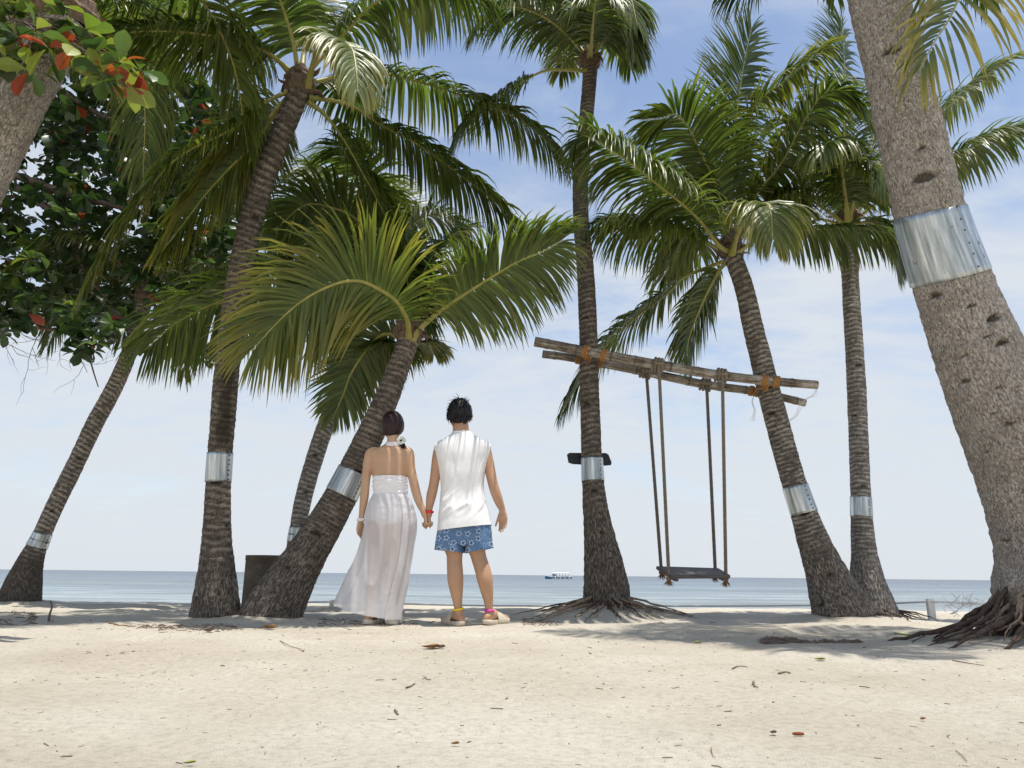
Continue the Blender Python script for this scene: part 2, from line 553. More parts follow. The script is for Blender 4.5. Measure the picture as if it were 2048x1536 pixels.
def bark(name, dark, light, stripe=0.8, fleck=0.5, lichen=0.0, rsc=1.0, cracks=0.45, bmp=0.8, zs=0.30):
    m, n, l, b = newmat(name, dark, 0.9, 0, 0.2)
    tu = nd(n, 'ShaderNodeAttribute', attribute_name='tuv')
    ri = nd(n, 'ShaderNodeAttribute', attribute_name='ring')
    ba = nd(n, 'ShaderNodeAttribute', attribute_name='bole')
    ho = nd(n, 'ShaderNodeAttribute', attribute_name='hole')
    mp = nd(n, 'ShaderNodeMapping'); mp.inputs['Scale'].default_value = (1, 1, zs)
    l.new(tu.outputs['Vector'], mp.inputs[0])
    a = nd(n, 'ShaderNodeTexNoise', i_Scale=75.0 * rsc, i_Detail=5.0, i_Roughness=0.7)        # upright flecks and cracks
    l.new(mp.outputs[0], a.inputs['Vector'])
    mp2 = nd(n, 'ShaderNodeMapping'); mp2.inputs['Scale'].default_value = (0.35, 0.35, 1.0)
    l.new(tu.outputs['Vector'], mp2.inputs[0])
    h = nd(n, 'ShaderNodeTexNoise', i_Scale=34.0 * rsc, i_Detail=4.0, i_Roughness=0.7)        # level streaks
    l.new(mp2.outputs[0], h.inputs['Vector'])
    g = nd(n, 'ShaderNodeTexNoise', i_Scale=6.0, i_Detail=4.0)
    l.new(tu.outputs['Vector'], g.inputs['Vector'])
    fl = nd(n, 'ShaderNodeMapRange', n_1=0.45, n_2=0.60, n_3=0.0, n_4=fleck)
    l.new(a.outputs['Fac'], fl.inputs[0])
    bm_ = nd(n, 'ShaderNodeMapRange', n_1=0.0, n_2=1.0, n_3=0.42, n_4=1.0); l.new(ba.outputs['Fac'], bm_.inputs[0])
    fm_ = nd(n, 'ShaderNodeMath', operation='MULTIPLY'); l.new(fl.outputs[0], fm_.inputs[0]); l.new(bm_.outputs[0], fm_.inputs[1]); fl = fm_
    # ring: 0..1 within one leaf scar; the pale lip of the scar
    rp = ramp(n, [(0.0, (0.0, 0.0, 0.0)), (0.30, (0.12, 0.12, 0.12)), (0.55, (0.8, 0.8, 0.8)), (0.85, (1, 1, 1)), (0.95, (0.1, 0.1, 0.1)), (1.0, (0, 0, 0))])
    l.new(ri.outputs['Fac'], rp.inputs[0])
    hm = nd(n, 'ShaderNodeMapRange', n_1=0.40, n_2=0.56, n_3=0.15, n_4=1.0)
    l.new(h.outputs['Fac'], hm.inputs[0])
    st = nd(n, 'ShaderNodeMath', operation='MULTIPLY'); l.new(rp.outputs[0], st.inputs[0]); l.new(hm.outputs[0], st.inputs[1])
    st2 = nd(n, 'ShaderNodeMath', operation='MULTIPLY', n_1=stripe); l.new(st.outputs[0], st2.inputs[0])
    sm = nd(n, 'ShaderNodeMath', operation='MAXIMUM'); l.new(st2.outputs[0], sm.inputs[0]); l.new(fl.outputs[0], sm.inputs[1])
    gm = nd(n, 'ShaderNodeMapRange', n_1=0.30, n_2=0.66, n_3=0.55, n_4=1.25)
    l.new(g.outputs['Fac'], gm.inputs[0])
    fc = nd(n, 'ShaderNodeMath', operation='MULTIPLY', use_clamp=True); l.new(sm.outputs[0], fc.inputs[0]); l.new(gm.outputs[0], fc.inputs[1])
    c = mixc(n, l, fc.outputs[0], dark, light)
    if lichen:
        q = nd(n, 'ShaderNodeTexNoise', i_Scale=24.0, i_Detail=7.0, i_Roughness=0.75)
        l.new(tu.outputs['Vector'], q.inputs['Vector'])
        lm = nd(n, 'ShaderNodeMapRange', n_1=0.585, n_2=0.70, n_3=0.0, n_4=lichen)
        l.new(q.outputs['Fac'], lm.inputs[0])
        c = mixc(n, l, lm.outputs[0], c, (0.36, 0.235, 0.10))
        q2 = nd(n, 'ShaderNodeTexNoise', i_Scale=15.0, i_Detail=9.0, i_Roughness=0.8)
        l.new(tu.outputs['Vector'], q2.inputs['Vector'])
        lm2 = nd(n, 'ShaderNodeMapRange', n_1=0.52, n_2=0.66, n_3=0.0, n_4=0.75)
        l.new(q2.outputs['Fac'], lm2.inputs[0])
        c = mixc(n, l, lm2.outputs[0], c, (0.45, 0.41, 0.36))
    # dark upright cracks
    mpc = nd(n, 'ShaderNodeMapping'); mpc.inputs['Scale'].default_value = (1, 1, 0.26)
    l.new(tu.outputs['Vector'], mpc.inputs[0])
    ck = nd(n, 'ShaderNodeTexNoise', i_Scale=55.0 * rsc, i_Detail=2.0, i_Roughness=0.5, i_Distortion=0.4); l.new(mpc.outputs[0], ck.inputs['Vector'])
    cs_ = nd(n, 'ShaderNodeMath', operation='SUBTRACT', n_1=0.5); l.new(ck.outputs['Fac'], cs_.inputs[0])
    ca_ = nd(n, 'ShaderNodeMath', operation='ABSOLUTE'); l.new(cs_.outputs[0], ca_.inputs[0])
    cl_ = nd(n, 'ShaderNodeMapRange', n_1=0.008, n_2=0.035, n_3=cracks, n_4=0.0); l.new(ca_.outputs[0], cl_.inputs[0])
    c = mixc(n, l, cl_.outputs[0], c, (0.03, 0.024, 0.02))
    hd = nd(n, 'ShaderNodeMath', operation='MULTIPLY', n_1=0.8); l.new(ho.outputs['Fac'], hd.inputs[0])
    c = mixc(n, l, hd.outputs[0], c, (0.035, 0.026, 0.02))
    l.new(c, b.inputs['Base Color'])
    hh = nd(n, 'ShaderNodeMath', operation='MULTIPLY_ADD', n_1=0.7)
    l.new(a.outputs['Fac'], hh.inputs[0]); l.new(h.outputs['Fac'], hh.inputs[2])
    bump(n, l, b, hh.outputs[0], bmp, 0.012)
    return m


m_bark_dark = bark('bark_dark', (0.062, 0.050, 0.040), (0.36, 0.305, 0.245), 0.8, 0.75)
m_bark_mid = bark('bark_mid', (0.070, 0.058, 0.048), (0.43, 0.38, 0.31), 1.0, 0.7)
m_bark_pale = bark('bark_pale', (0.10, 0.088, 0.076), (0.48, 0.44, 0.385), 1.0, 0.8)
m_bark_near = bark('bark_near', (0.21, 0.18, 0.15), (0.50, 0.455, 0.395), 0.30, 0.9, 0.60, 1.0, 0.65, 0.5, 0.6)

# galvanised sheet
m_zinc, n, l, b = newmat('zinc_sheet', (0.5, 0.54, 0.55), 0.38, 0.85, 0.5)
tu = nd(n, 'ShaderNodeAttribute', attribute_name='tuv')
mp = nd(n, 'ShaderNodeMapping'); mp.inputs['Scale'].default_value = (1, 1, 0.06)
l.new(tu.outputs['Vector'], mp.inputs[0])
a = nd(n, 'ShaderNodeTexNoise', i_Scale=38.0, i_Detail=5.0, i_Roughness=0.6)
l.new(mp.outputs[0], a.inputs['Vector'])
a2 = nd(n, 'ShaderNodeTexNoise', i_Scale=120.0, i_Detail=3.0)
l.new(tu.outputs['Vector'], a2.inputs['Vector'])
r = ramp(n, [(0.30, (0.25, 0.29, 0.30)), (0.5, (0.46, 0.50, 0.51)), (0.68, (0.72, 0.75, 0.75))])
l.new(a.outputs['Fac'], r.inputs[0]); 
rw = ramp(n, [(0.60, (1, 1, 1)), (0.75, (0.65, 0.65, 0.64))])
l.new(a2.outputs['Fac'], rw.inputs[0])
cz = mixc(n, l, 1.0, r.outputs[0], rw.outputs[0], 'MULTIPLY')
l.new(cz, b.inputs['Base Color'])
rr = nd(n, 'ShaderNodeMapRange', n_1=0.3, n_2=0.7, n_3=0.5, n_4=0.28); l.new(a.outputs['Fac'], rr.inputs[0]); l.new(rr.outputs[0], b.inputs['Roughness'])
bump(n, l, b, a.outputs['Fac'], 0.35, 0.01)
m_nail, *_ = newmat('rusty_nail', (0.12, 0.07, 0.045), 0.7, 0.5)
# ================================================================== palms
def palm(label, pts, bark_mat, group=None, notches=(), band=None, stains=(), ring=0.052, ramp_ring=1.0, ka=44, step=0.012, bandk=1.035, crown_mat=None):
    """pts: (px, py, Y, width_px across the trunk).  notches: (px_offset -1..1 across, py, size m, depth m)."""
    W = []
    for (px, py, Y, w) in pts:
        p = P(px, py, Y)
        W.append([*p, pxm(w, p) / 2, py])
    W = np.array(W)
    Lt = np.linalg.norm(np.diff(W[:, :3], axis=0), axis=1).sum()
    n = max(30, int(Lt / step))
    C = cr(W, n)
    p, r, py = C[:, :3], C[:, 3], C[:, 4]
    root = thing('palm_tree', label, 'palm tree', p[0], group)
    s = np.linspace(0, Lt, n)
    T, A, B = frames(p, up=(0, 1, 0))
    a = np.linspace(0, 2 * np.pi, ka, endpoint=False)
    sd = int(abs(p[0][0]) * 977) % 1000
    # leaf scars: uneven, slightly tilted rings
    wob = 0.35 * np.sin(a + sd)[None, :] + 0.7 * (vnoise(s[:, None] * 3 + 5, (np.cos(a) * 1.5 + 9)[None, :], sd) - 0.5)
    sp = ring * (0.75 + 0.6 * vnoise(s * 0.9, s * 0, sd + 3))
    ph = np.cumsum(step / sp)[:, None] + wob
    fr = ph - np.floor(ph)
    # on the swollen base the scars have grown out into upright flecks
    rtop = np.percentile(r, 25)
    kb = np.clip((r / rtop - 1.20) / 0.45, 0, 1)[:, None] * (0.62 if ka < 70 else 0.4)
    fr = fr * (1 - kb)
    bole = np.clip(kb / 0.62, 0, 1) if ka < 70 else np.ones_like(kb)
    rad = r[:, None] * (1 + ramp_ring * 0.045 * (fr - 0.4) + 0.05 * (vnoise(s[:, None] * 2.2, (np.cos(a) + np.sin(2 * a) * 0.4)[None, :] * 2 + 20, sd + 1) - 0.5))
    rad = rad + 0.010 * (vnoise(s[:, None] * 22, (a * 9)[None, :] * np.ones((1, 1)), sd + 2) - 0.5) * np.clip(r[:, None] * 8, 0.5, 1.3)
    hole = np.zeros_like(rad)
    # direction towards the camera round the trunk
    for (ox, ny_, size, dep) in notches:
        i = int(np.argmin(np.abs(py - ny_)))
        tocam = unit(CP - p[i]); right = unit(np.cross(tocam, T[i])) * -1
        right = right if right @ CR > 0 else -right
        ang0 = math.asin(max(-0.98, min(0.98, ox)))
        dirv = tocam * math.cos(ang0) + right * math.sin(ang0)
        an = math.atan2(dirv @ B[i], dirv @ A[i])
        da = (a - an + np.pi) % (2 * np.pi) - np.pi
        U = da[None, :] * r[i] / size
        V = (s[:, None] - s[i]) / (size * 0.62)
        # a flat-bottomed cut with a rounded top, as climbers cut them
        q = U ** 2 + np.where(V > 0, V, V * 2.6) ** 2
        k = np.clip((1.0 - q) * 3.0, 0, 1)
        rad = rad - dep * k
        hole = np.maximum(hole, np.clip((1 - q) * 4, 0, 1))
    for (ox, y0, y1, wd, amt) in stains:
        i = int(np.argmin(np.abs(py - (y0 + y1) / 2)))
        tocam = unit(CP - p[i]); right = unit(np.cross(T[i], tocam)); right = right if right @ CR > 0 else -right
        ang0 = math.asin(max(-0.98, min(0.98, ox)))
        dirv = tocam * math.cos(ang0) + right * math.sin(ang0)
        an = math.atan2(dirv @ B[i], dirv @ A[i])
        da = (a - an + np.pi) % (2 * np.pi) - np.pi
        edge = vnoise(s[:, None] * 9, (a * 3)[None, :], sd + 7) - 0.5
        k1 = np.clip((wd - np.abs(da)[None, :] + 0.35 * edge) / 0.22, 0, 1)
        lo_, hi_ = min(y0, y1), max(y0, y1)
        k2 = np.clip((py - lo_) / 25, 0, 1) * np.clip((hi_ - py) / 25, 0, 1)
        hole = np.maximum(hole, amt * k1 * k2[:, None])
    v = p[:, None] + rad[..., None] * (np.cos(a)[None, :, None] * A[:, None] + np.sin(a)[None, :, None] * B[:, None])
    jj = np.arange(ka)
    idx = np.arange(n)[:, None] * ka
    f = np.stack([idx[:-1] + jj, idx[:-1] + (jj + 1) % ka, idx[1:] + (jj + 1) % ka, idx[1:] + jj], -1).reshape(-1, 4)
    tuv = np.stack([np.cos(a)[None, :] * r[:, None], np.sin(a)[None, :] * r[:, None], s[:, None] * np.ones((1, ka))], -1)
    # top cap vertex ring is hidden inside the crown
    tr = mesh_obj('trunk', v.reshape(-1, 3), f, bark_mat, root, True,
                  {'tuv': ('FLOAT_VECTOR', tuv.reshape(-1, 3)), 'ring': ('FLOAT', fr.ravel()), 'hole': ('FLOAT', hole.ravel()), 'bole': ('FLOAT', (bole * np.ones((1, ka))).ravel())})
    if band:
        b0, b1 = band[:2]
        tilt = band[2] if len(band) > 2 else 0.0
        i0, i1 = sorted((int(np.argmin(np.abs(py - b0))), int(np.argmin(np.abs(py - b1)))))
        m = 14; kb = 72
        ss = np.linspace(i0, i1, m)
        ab = np.linspace(0, 2 * np.pi, kb, endpoint=False)
        rings = []; tv = []
        for layer in (0, 1):
            for x in (ss if layer == 0 else ss[::-1]):
                i = int(round(x)); 
                rr = (r[i] * bandk + 0.004) * (1 + 0.012 * np.sin(ab * 9 + sd) * (0.4 + 0.6 * vnoise(ab * 2, ab * 0 + x * 0.02, 3)) + 0.012 * (vnoise(ab * 1.5, np.full(kb, x * 0.05), 4) - 0.5)) - (0.0025 if layer else 0)
                off = T[i] * 0
                sl = tilt * np.cos(ab)[:, None] * T[i][None, :]
                rings.append(p[i] + rr[:, None] * (np.cos(ab)[:, None] * A[i] + np.sin(ab)[:, None] * B[i]) + sl)
                tv.append(np.stack([np.cos(ab) * r[i], np.sin(ab) * r[i], np.full(kb, s[i])], -1))
        rings = np.array(rings); M = len(rings)
        jj = np.arange(kb); idx = np.arange(M)[:, None] * kb
        nxt = (np.arange(M)[:, None] + 1) % M * kb
        fb = np.stack([idx + jj, idx + (jj + 1) % kb, nxt + (jj + 1) % kb, nxt + jj], -1).reshape(-1, 4)
        bd = mesh_obj('metal_band', rings.reshape(-1, 3), fb, m_zinc, root, True, {'tuv': ('FLOAT_VECTOR', np.array(tv).reshape(-1, 3))})
        # row of nails down the overlap
        im = (i0 + i1) // 2
        tocam = unit(CP - p[im]); right = unit(np.cross(T[im], tocam)); right = right if right @ CR > 0 else -right
        for x in np.linspace(i0 + 2, i1 - 2, 6):
            nb = MB()
            i = int(round(x))
            dv = unit(tocam * 0.72 + right * 0.70)
            c = p[i] + dv * (r[i] * bandk + 0.005)
            nb.tube([c - dv * 0.006, c + dv * 0.004], 0.006, 6)
            nb.build('nail', m_nail, bd)
    root['top'] = [float(x) for x in p[-1]]
    return root, p[-1], r[-1]


def frond(root, pts, L=0.62, n=74, g=0.55, face=0.0, pet=0.16, yel=0.12, w=0.040, r0=0.020, vee=0.25, seed=0, ragged=0.06, tone=0.0, world=False):
    rg = np.random.default_rng(1000 + seed)
    n = int(n * 1.5); w = w * 0.74; yel = yel * 0.75
    Wp = np.array(pts, float) if world else np.array([P(*q) for q in pts])
    M = 46
    p = cr(Wp, M)
    T = unit(np.gradient(p, axis=0))
    H = p[-1] - p[0]; H[2] = 0
    if np.linalg.norm(H) < 0.15: H = np.array([0, -1.0, 0])
    H = unit(H)
    S = np.cross(H, [0, 0, 1.0])
    N = unit(np.cross(S[None, :], T))
    if face:
        Yv = np.array([0, 1.0, 0])[None, :] - (T[:, 1:2]) * T
        Yv = unit(Yv)
        N = unit(N * math.cos(face) + Yv * math.sin(face) * 1.0)
        N = unit(N - (N * T).sum(1, keepdims=True) * T)
    B = np.cross(T, N)                       # sideways
    # ---- stalk
    rad = np.interp(np.linspace(0, 1, M), [0, 0.06, 0.2, 0.6, 1], [r0 * 1.5, r0 * 1.05, r0 * 0.8, r0 * 0.45, r0 * 0.12])
    k = 7
    a = np.linspace(0, 2 * np.pi, k, endpoint=False)
    v = p[:, None] + rad[:, None, None] * (np.cos(a)[None, :, None] * B[:, None] * 1.25 + np.sin(a)[None, :, None] * N[:, None] * 0.8)
    jj = np.arange(k); idx = np.arange(M)[:, None] * k
    f = np.stack([idx[:-1] + jj, idx[:-1] + (jj + 1) % k, idx[1:] + (jj + 1) % k, idx[1:] + jj], -1).reshape(-1, 4)
    fo = mesh_obj('frond', v.reshape(-1, 3), f, m_rachis, root, True)
    # ---- leaflets
    u = np.linspace(pet, 0.995, n)
    allv, allc = [], []
    ns = 5
    for side in (-1, 1):
        uu = np.clip(u + rg.normal(0, 0.25 / n, n), pet, 0.998)
        keep = rg.random(n) > ragged
        uu = uu[keep]; m = len(uu)
        q = np.stack([np.interp(uu * (M - 1), np.arange(M), p[:, j]) for j in range(3)], 1)
        t = unit(np.stack([np.interp(uu * (M - 1), np.arange(M), T[:, j]) for j in range(3)], 1))
        nn = unit(np.stack([np.interp(uu * (M - 1), np.arange(M), N[:, j]) for j in range(3)], 1))
        bb = np.cross(t, nn) * side
        un = (uu - pet) / (1 - pet)
        ln = L * np.interp(un, [0, 0.08, 0.3, 0.6, 0.85, 1], [0.45, 0.75, 1.0, 0.97, 0.72, 0.42]) * rg.normal(1, 0.07, m)
        brk = rg.random(m) < 0.05
        ln = np.where(brk, ln * rg.uniform(0.35, 0.8, m), ln)
        be = np.radians(np.interp(un, [0, 0.4, 0.8, 1], [78, 62, 44, 18]) + rg.normal(0, 4, m))
        vv = vee + rg.normal(0, 0.10, m)
        d = t * np.cos(be)[:, None] + (bb * np.cos(vv)[:, None] + nn * np.sin(vv)[:, None]) * np.sin(be)[:, None]
        d = unit(d)
        wd = unit(t - (t * d).sum(1, keepdims=True) * d)
        gg = g * np.clip(rg.normal(1, 0.22, m), 0.3, 1.8)
        x = q + bb * 0.008
        P_, W_, N_ = [x], [wd], [np.cross(wd, d)]
        for s_ in range(ns):
            d = unit(d + np.array([0, 0, -1.0])[None, :] * (gg * (0.30 + 0.16 * s_))[:, None] + rg.normal(0, 0.018, (m, 3)))
            wd = unit(wd - (wd * d).sum(1, keepdims=True) * d)
            x = x + d * (ln / ns)[:, None]
            P_.append(x); W_.append(wd); N_.append(np.cross(wd, d))
        wp = np.array([0.55, 1.0, 1.0, 0.82, 0.50, 0.05]) * w * 0.5
        ww = np.interp(un, [0, 0.15, 0.8, 1], [0.7, 1, 0.85, 0.55]) * rg.normal(1, 0.1, m)
        rnd = np.clip(rg.normal(0.5 + tone, 0.22, m), 0, 1)
        yl = np.clip(yel * rg.normal(1, 0.55, m) + 0.25 * (rg.random(m) < 0.05), 0, 1)
        blk = np.zeros((m, ns + 1, 3, 3)); col = np.zeros((m, ns + 1, 3, 4))
        for s_ in range(ns + 1):
            hw = (wp[s_] * ww)[:, None]
            fold = hw * 0.38
            blk[:, s_, 0] = P_[s_] - W_[s_] * hw + N_[s_] * fold
            blk[:, s_, 1] = P_[s_]
            blk[:, s_, 2] = P_[s_] + W_[s_] * hw + N_[s_] * fold
            col[:, s_, :, 0] = rnd[:, None]; col[:, s_, :, 1] = s_ / ns; col[:, s_, :, 2] = yl[:, None]; col[:, s_, :, 3] = 1
        allv.append(blk.reshape(m, -1, 3)); allc.append(col.reshape(m, -1, 4))
    V = np.concatenate(allv); Cc = np.concatenate(allc)
    m = len(V); per = (ns + 1) * 3
    q0 = []
    for s_ in range(ns):
        for c in range(2):
            q0.append((s_ * 3 + c, s_ * 3 + c + 1, s_ * 3 + c + 4, s_ * 3 + c + 3))
    F = (np.array(q0)[None] + (np.arange(m) * per)[:, None, None]).reshape(-1, 4)
    lo = mesh_obj('leaflets', V.reshape(-1, 3), F, m_leaf, fo, False, {'tint': ('FLOAT_COLOR', Cc.reshape(-1, 4))})
    tag(lo, kind='stuff')
    return fo


def crown_base(root, c, r, seed=0, n=7):
    """Brown fibrous heart of the crown with torn dry sheaths."""
    rg = np.random.default_rng(seed)
    mb = MB()
    k = 20; rings = []
    for i, t in enumerate(np.linspace(0, 1, 9)):
        rr = r * np.interp(t, [0, 0.25, 0.6, 1], [1.0, 1.45, 1.25, 0.35])
        a = np.linspace(0, 2 * np.pi, k, endpoint=False)
        q = rr * (1 + 0.28 * (rg.random(k) - 0.5))
        rings.append(np.stack([c[0] + q * np.cos(a), c[1] + q * np.sin(a), np.full(k, c[2] - 0.06 + t * 0.30) + 0.02 * rg.random(k)], -1))
    mb.loft(rings, (False, True))
    mb.build('crown_heart', m_sheath, root, False)
    for j in range(n):
        a = 2 * np.pi * j / n + rg.uniform(-0.3, 0.3)
        h = np.array([math.cos(a), math.sin(a), 0])
        s0 = c + h * r * 1.05 + np.array([0, 0, rg.uniform(-0.02, 0.12)])
        ln = rg.uniform(0.10, 0.24)
        drop = rg.uniform(-0.6, 0.7)
        pts = [s0, s0 + h * ln * 0.4 + np.array([0, 0, -0.1 * ln * drop]), s0 + h * ln * 0.6 + np.array([0, 0, -ln * drop])]
        q = cr(pts, 7)
        v, f = tube(q, np.array([0.9, 1, 0.9, 0.75, 0.55, 0.3, 0.05]) * rg.uniform(0.025, 0.045), 6, True, 0.22)
        mesh_obj('sheath', v, f, m_sheath, root, False)


def hidden_fronds(root, c, specs, Lf=1.9, seed=0, **kw):
    """Fronds given by heading (deg, 0 = right, 90 = away) and rise."""
    for i, (az, rise, ln) in enumerate(specs):
        h = np.array([math.cos(R(az)), math.sin(R(az)), 0])
        z = np.array([0, 0, 1.0])
        pts = [c, c + h * ln * 0.2 + z * ln * 0.22 * rise, c + h * ln * 0.55 + z * ln * 0.36 * rise,
               c + h * ln * 0.85 + z * ln * (0.30 * rise - 0.12), c + h * ln * 1.02 + z * ln * (0.18 * rise - 0.38)]
        frond(root, pts, world=True, seed=seed * 50 + i, **kw)


# ---- A: tall palm left of the couple ---------------------------------------------------
A, ca, ra = palm('tall dark palm with metal band standing immediately left of the concrete bin',
          [(430, 1250, 6.10, 102), (430, 1225, 6.10, 97), (432, 1180, 6.10, 84), (433, 1120, 6.10, 66), (434, 1050, 6.10, 52),
           (437, 960, 6.08, 47), (445, 850, 6.04, 47), (452, 760, 6.0, 47), (465, 650, 5.96, 48), (482, 540, 5.9, 47), (505, 430, 5.85, 45),
           (545, 310, 5.78, 43), (575, 240, 5.74, 42), (600, 178, 5.7, 42)], m_bark_dark, band=(905, 965),
          stains=[(0.12, 640, 905, 0.62, 0.95)], notches=[(0.85, 1055, 0.035, 0.035), (-0.2, 968, 0.05, 0.02), (0.1, 1008, 0.018, 0.012), (0.35, 440, 0.05, 0.02), (0.5, 835, 0.04, 0.02)])
frs_A = [
    ([(590, 160, 5.7), (545, 112, 5.5), (480, 82, 5.35), (430, 72, 5.2), (330, 62, 5.0), (225, 70, 4.85), (150, 105, 4.8)], dict(L=0.62, g=0.8, n=88)),
    ([(592, 150, 5.7), (530, 100, 5.8), (468, 73, 5.9), (342, 20, 6.0), (240, -10, 6.0), (140, 20, 6.0)], dict(L=0.66, g=0.75, n=88)),
    ([(597, 150, 5.7), (585, 80, 5.6), (560, 0, 5.4), (520, -90, 5.1), (470, -140, 4.8)], dict(L=0.62, g=0.5)),
    ([(603, 145, 5.75), (612, 70, 5.9), (622, -20, 6.2), (625, -110, 6.6)], dict(L=0.6, g=0.4)),
    ([(612, 150, 5.72), (660, 98, 5.7), (700, 55, 5.65), (747, 8, 5.55), (830, -30, 5.6), (930, -20, 5.8), (990, 30, 5.9)], dict(L=0.66, g=0.85, n=88)),
    ([(615, 175, 5.65), (632, 110, 5.4), (655, 86, 5.2), (682, 82, 5.0), (704, 98, 4.85), (712, 135, 4.75), (716, 185, 4.7)], dict(L=0.50, g=0.75, n=80, pet=0.22, yel=0.42, tone=0.25)),
    ([(612, 170, 5.72), (690, 150, 5.95), (757, 147, 6.15), (843, 165, 6.35), (973, 208, 6.6), (1048, 245, 6.7), (1100, 290, 6.75), (1143, 338, 6.8)], dict(L=0.58, g=0.9, n=105, pet=0.2, yel=0.2)),
    ([(616, 195, 5.72), (669, 202, 5.85), (710, 215, 5.95), (757, 247, 6.05), (830, 285, 6.2), (900, 335, 6.35), (980, 395, 6.45), (1045, 458, 6.5)], dict(L=0.60, g=0.85, n=100, pet=0.24)),
    ([(618, 205, 5.75), (650, 230, 5.8), (685, 275, 5.85), (725, 345, 5.9), (765, 420, 5.95), (798, 500, 6.0)], dict(L=0.62, g=0.55, n=80)),
    ([(585, 180, 5.7), (530, 205, 5.55), (468, 256, 5.4), (393, 292, 5.2), (340, 328, 5.1), (290, 388, 5.0), (240, 455, 4.95), (200, 520, 4.9), (167, 575, 4.9)], dict(L=0.60, g=0.7, n=105, pet=0.17, yel=0.3)),
    ([(582, 188, 5.75), (545, 235, 5.8), (505, 290, 5.8), (460, 335, 5.8), (410, 390, 5.75), (365, 450, 5.7), (325, 500, 5.7)], dict(L=0.58, g=0.6, n=88, yel=0.5)),
    ([(585, 185, 5.75), (548, 225, 6.0), (510, 280, 6.2), (480, 350, 6.3), (470, 420, 6.4)], dict(L=0.55, g=0.3, face=0.7)),
    ([(605, 180, 5.8), (650, 160, 6.3), (700, 190, 6.8), (740, 250, 7.2)], dict(L=0.55, g=0.6)),
]
for i, (q, kw) in enumerate(frs_A): frond(A, q, seed=i, **kw)
crown_base(A, ca, ra, 1, 9)

# ---- B: leaning palm behind the couple --------------------------------------------------
B_, cb, rb = palm('palm leaning right with swollen base, its trunk passing behind the woman',
          [(538, 1252, 6.15, 128), (545, 1225, 6.15, 122), (568, 1185, 6.15, 106), (600, 1130, 6.15, 88), (640, 1065, 6.15, 73), (680, 995, 6.15, 64), (712, 930, 6.15, 58),
           (745, 860, 6.12, 53), (772, 800, 6.1, 48), (795, 740, 6.1, 43), (812, 695, 6.1, 42), (818, 672, 6.1, 42)], m_bark_dark, band=(942, 988, 0.0),
          notches=[(-0.15, 1068, 0.045, 0.03), (0.3, 945, 0.05, 0.03), (0.1, 770, 0.022, 0.015), (-0.4, 1140, 0.03, 0.015)], ring=0.04)
frs_B = [
    ([(818, 680, 6.05), (814, 640, 5.8), (792, 602, 5.6), (757, 578, 5.45), (723, 563, 5.35), (689, 563, 5.25), (655, 574, 5.2), (621, 591, 5.15), (587, 615, 5.1), (550, 650, 5.1), (505, 700, 5.1)], dict(L=0.74, g=0.28, face=0.95, n=110, pet=0.14, yel=0.42, vee=0.05, w=0.036)),
    ([(824, 682, 6.05), (836, 662, 6.0), (860, 639, 5.95), (894, 612, 5.9), (963, 567, 5.85), (1031, 526, 5.8), (1085, 503, 5.8), (1125, 480, 5.8)], dict(L=0.62, g=0.42, face=0.75, n=88, pet=0.22, vee=0.05)),
    ([(822, 665, 6.1), (832, 600, 6.15), (850, 540, 6.2), (890, 480, 6.3), (930, 455, 6.4)], dict(L=0.5, g=0.4)),
    ([(820, 660, 6.1), (818, 590, 6.1), (812, 520, 6.1), (795, 450, 6.1), (770, 400, 6.1)], dict(L=0.52, g=0.35)),
    ([(814, 690, 6.15), (780, 668, 6.3), (747, 683, 6.4), (705, 742, 6.45), (688, 785, 6.45), (668, 832, 6.45)], dict(L=0.42, g=0.2, face=0.9, vee=0.0)),
    ([(814, 690, 6.2), (785, 690, 6.5), (762, 720, 6.7), (755, 760, 6.8)], dict(L=0.45, g=0.6)),
    ([(826, 690, 6.15), (842, 682, 6.4), (858, 690, 6.7), (868, 710, 7.0)], dict(L=0.30, g=0.5, yel=0.35, tone=0.3)),
    ([(815, 660, 6.15), (770, 590, 6.3), (720, 520, 6.4), (660, 480, 6.5), (610, 490, 6.55)], dict(L=0.6, g=0.5)),
    ([(826, 668, 6.15), (860, 610, 6.4), (905, 560, 6.6), (960, 540, 6.7)], dict(L=0.55, g=0.5)),
    ([(822, 668, 6.15), (826, 600, 6.3), (825, 520, 6.4), (822, 465, 6.5)], dict(L=0.35, g=0.2, n=40)),
    ([(818, 668, 6.1), (790, 600, 6.2), (765, 540, 6.3), (735, 500, 6.4), (705, 500, 6.4)], dict(L=0.6, g=0.4)),
]
for i, (q, kw) in enumerate(frs_B): frond(B_, q, seed=100 + i, **kw)
crown_base(B_, cb, rb, 2, 8)

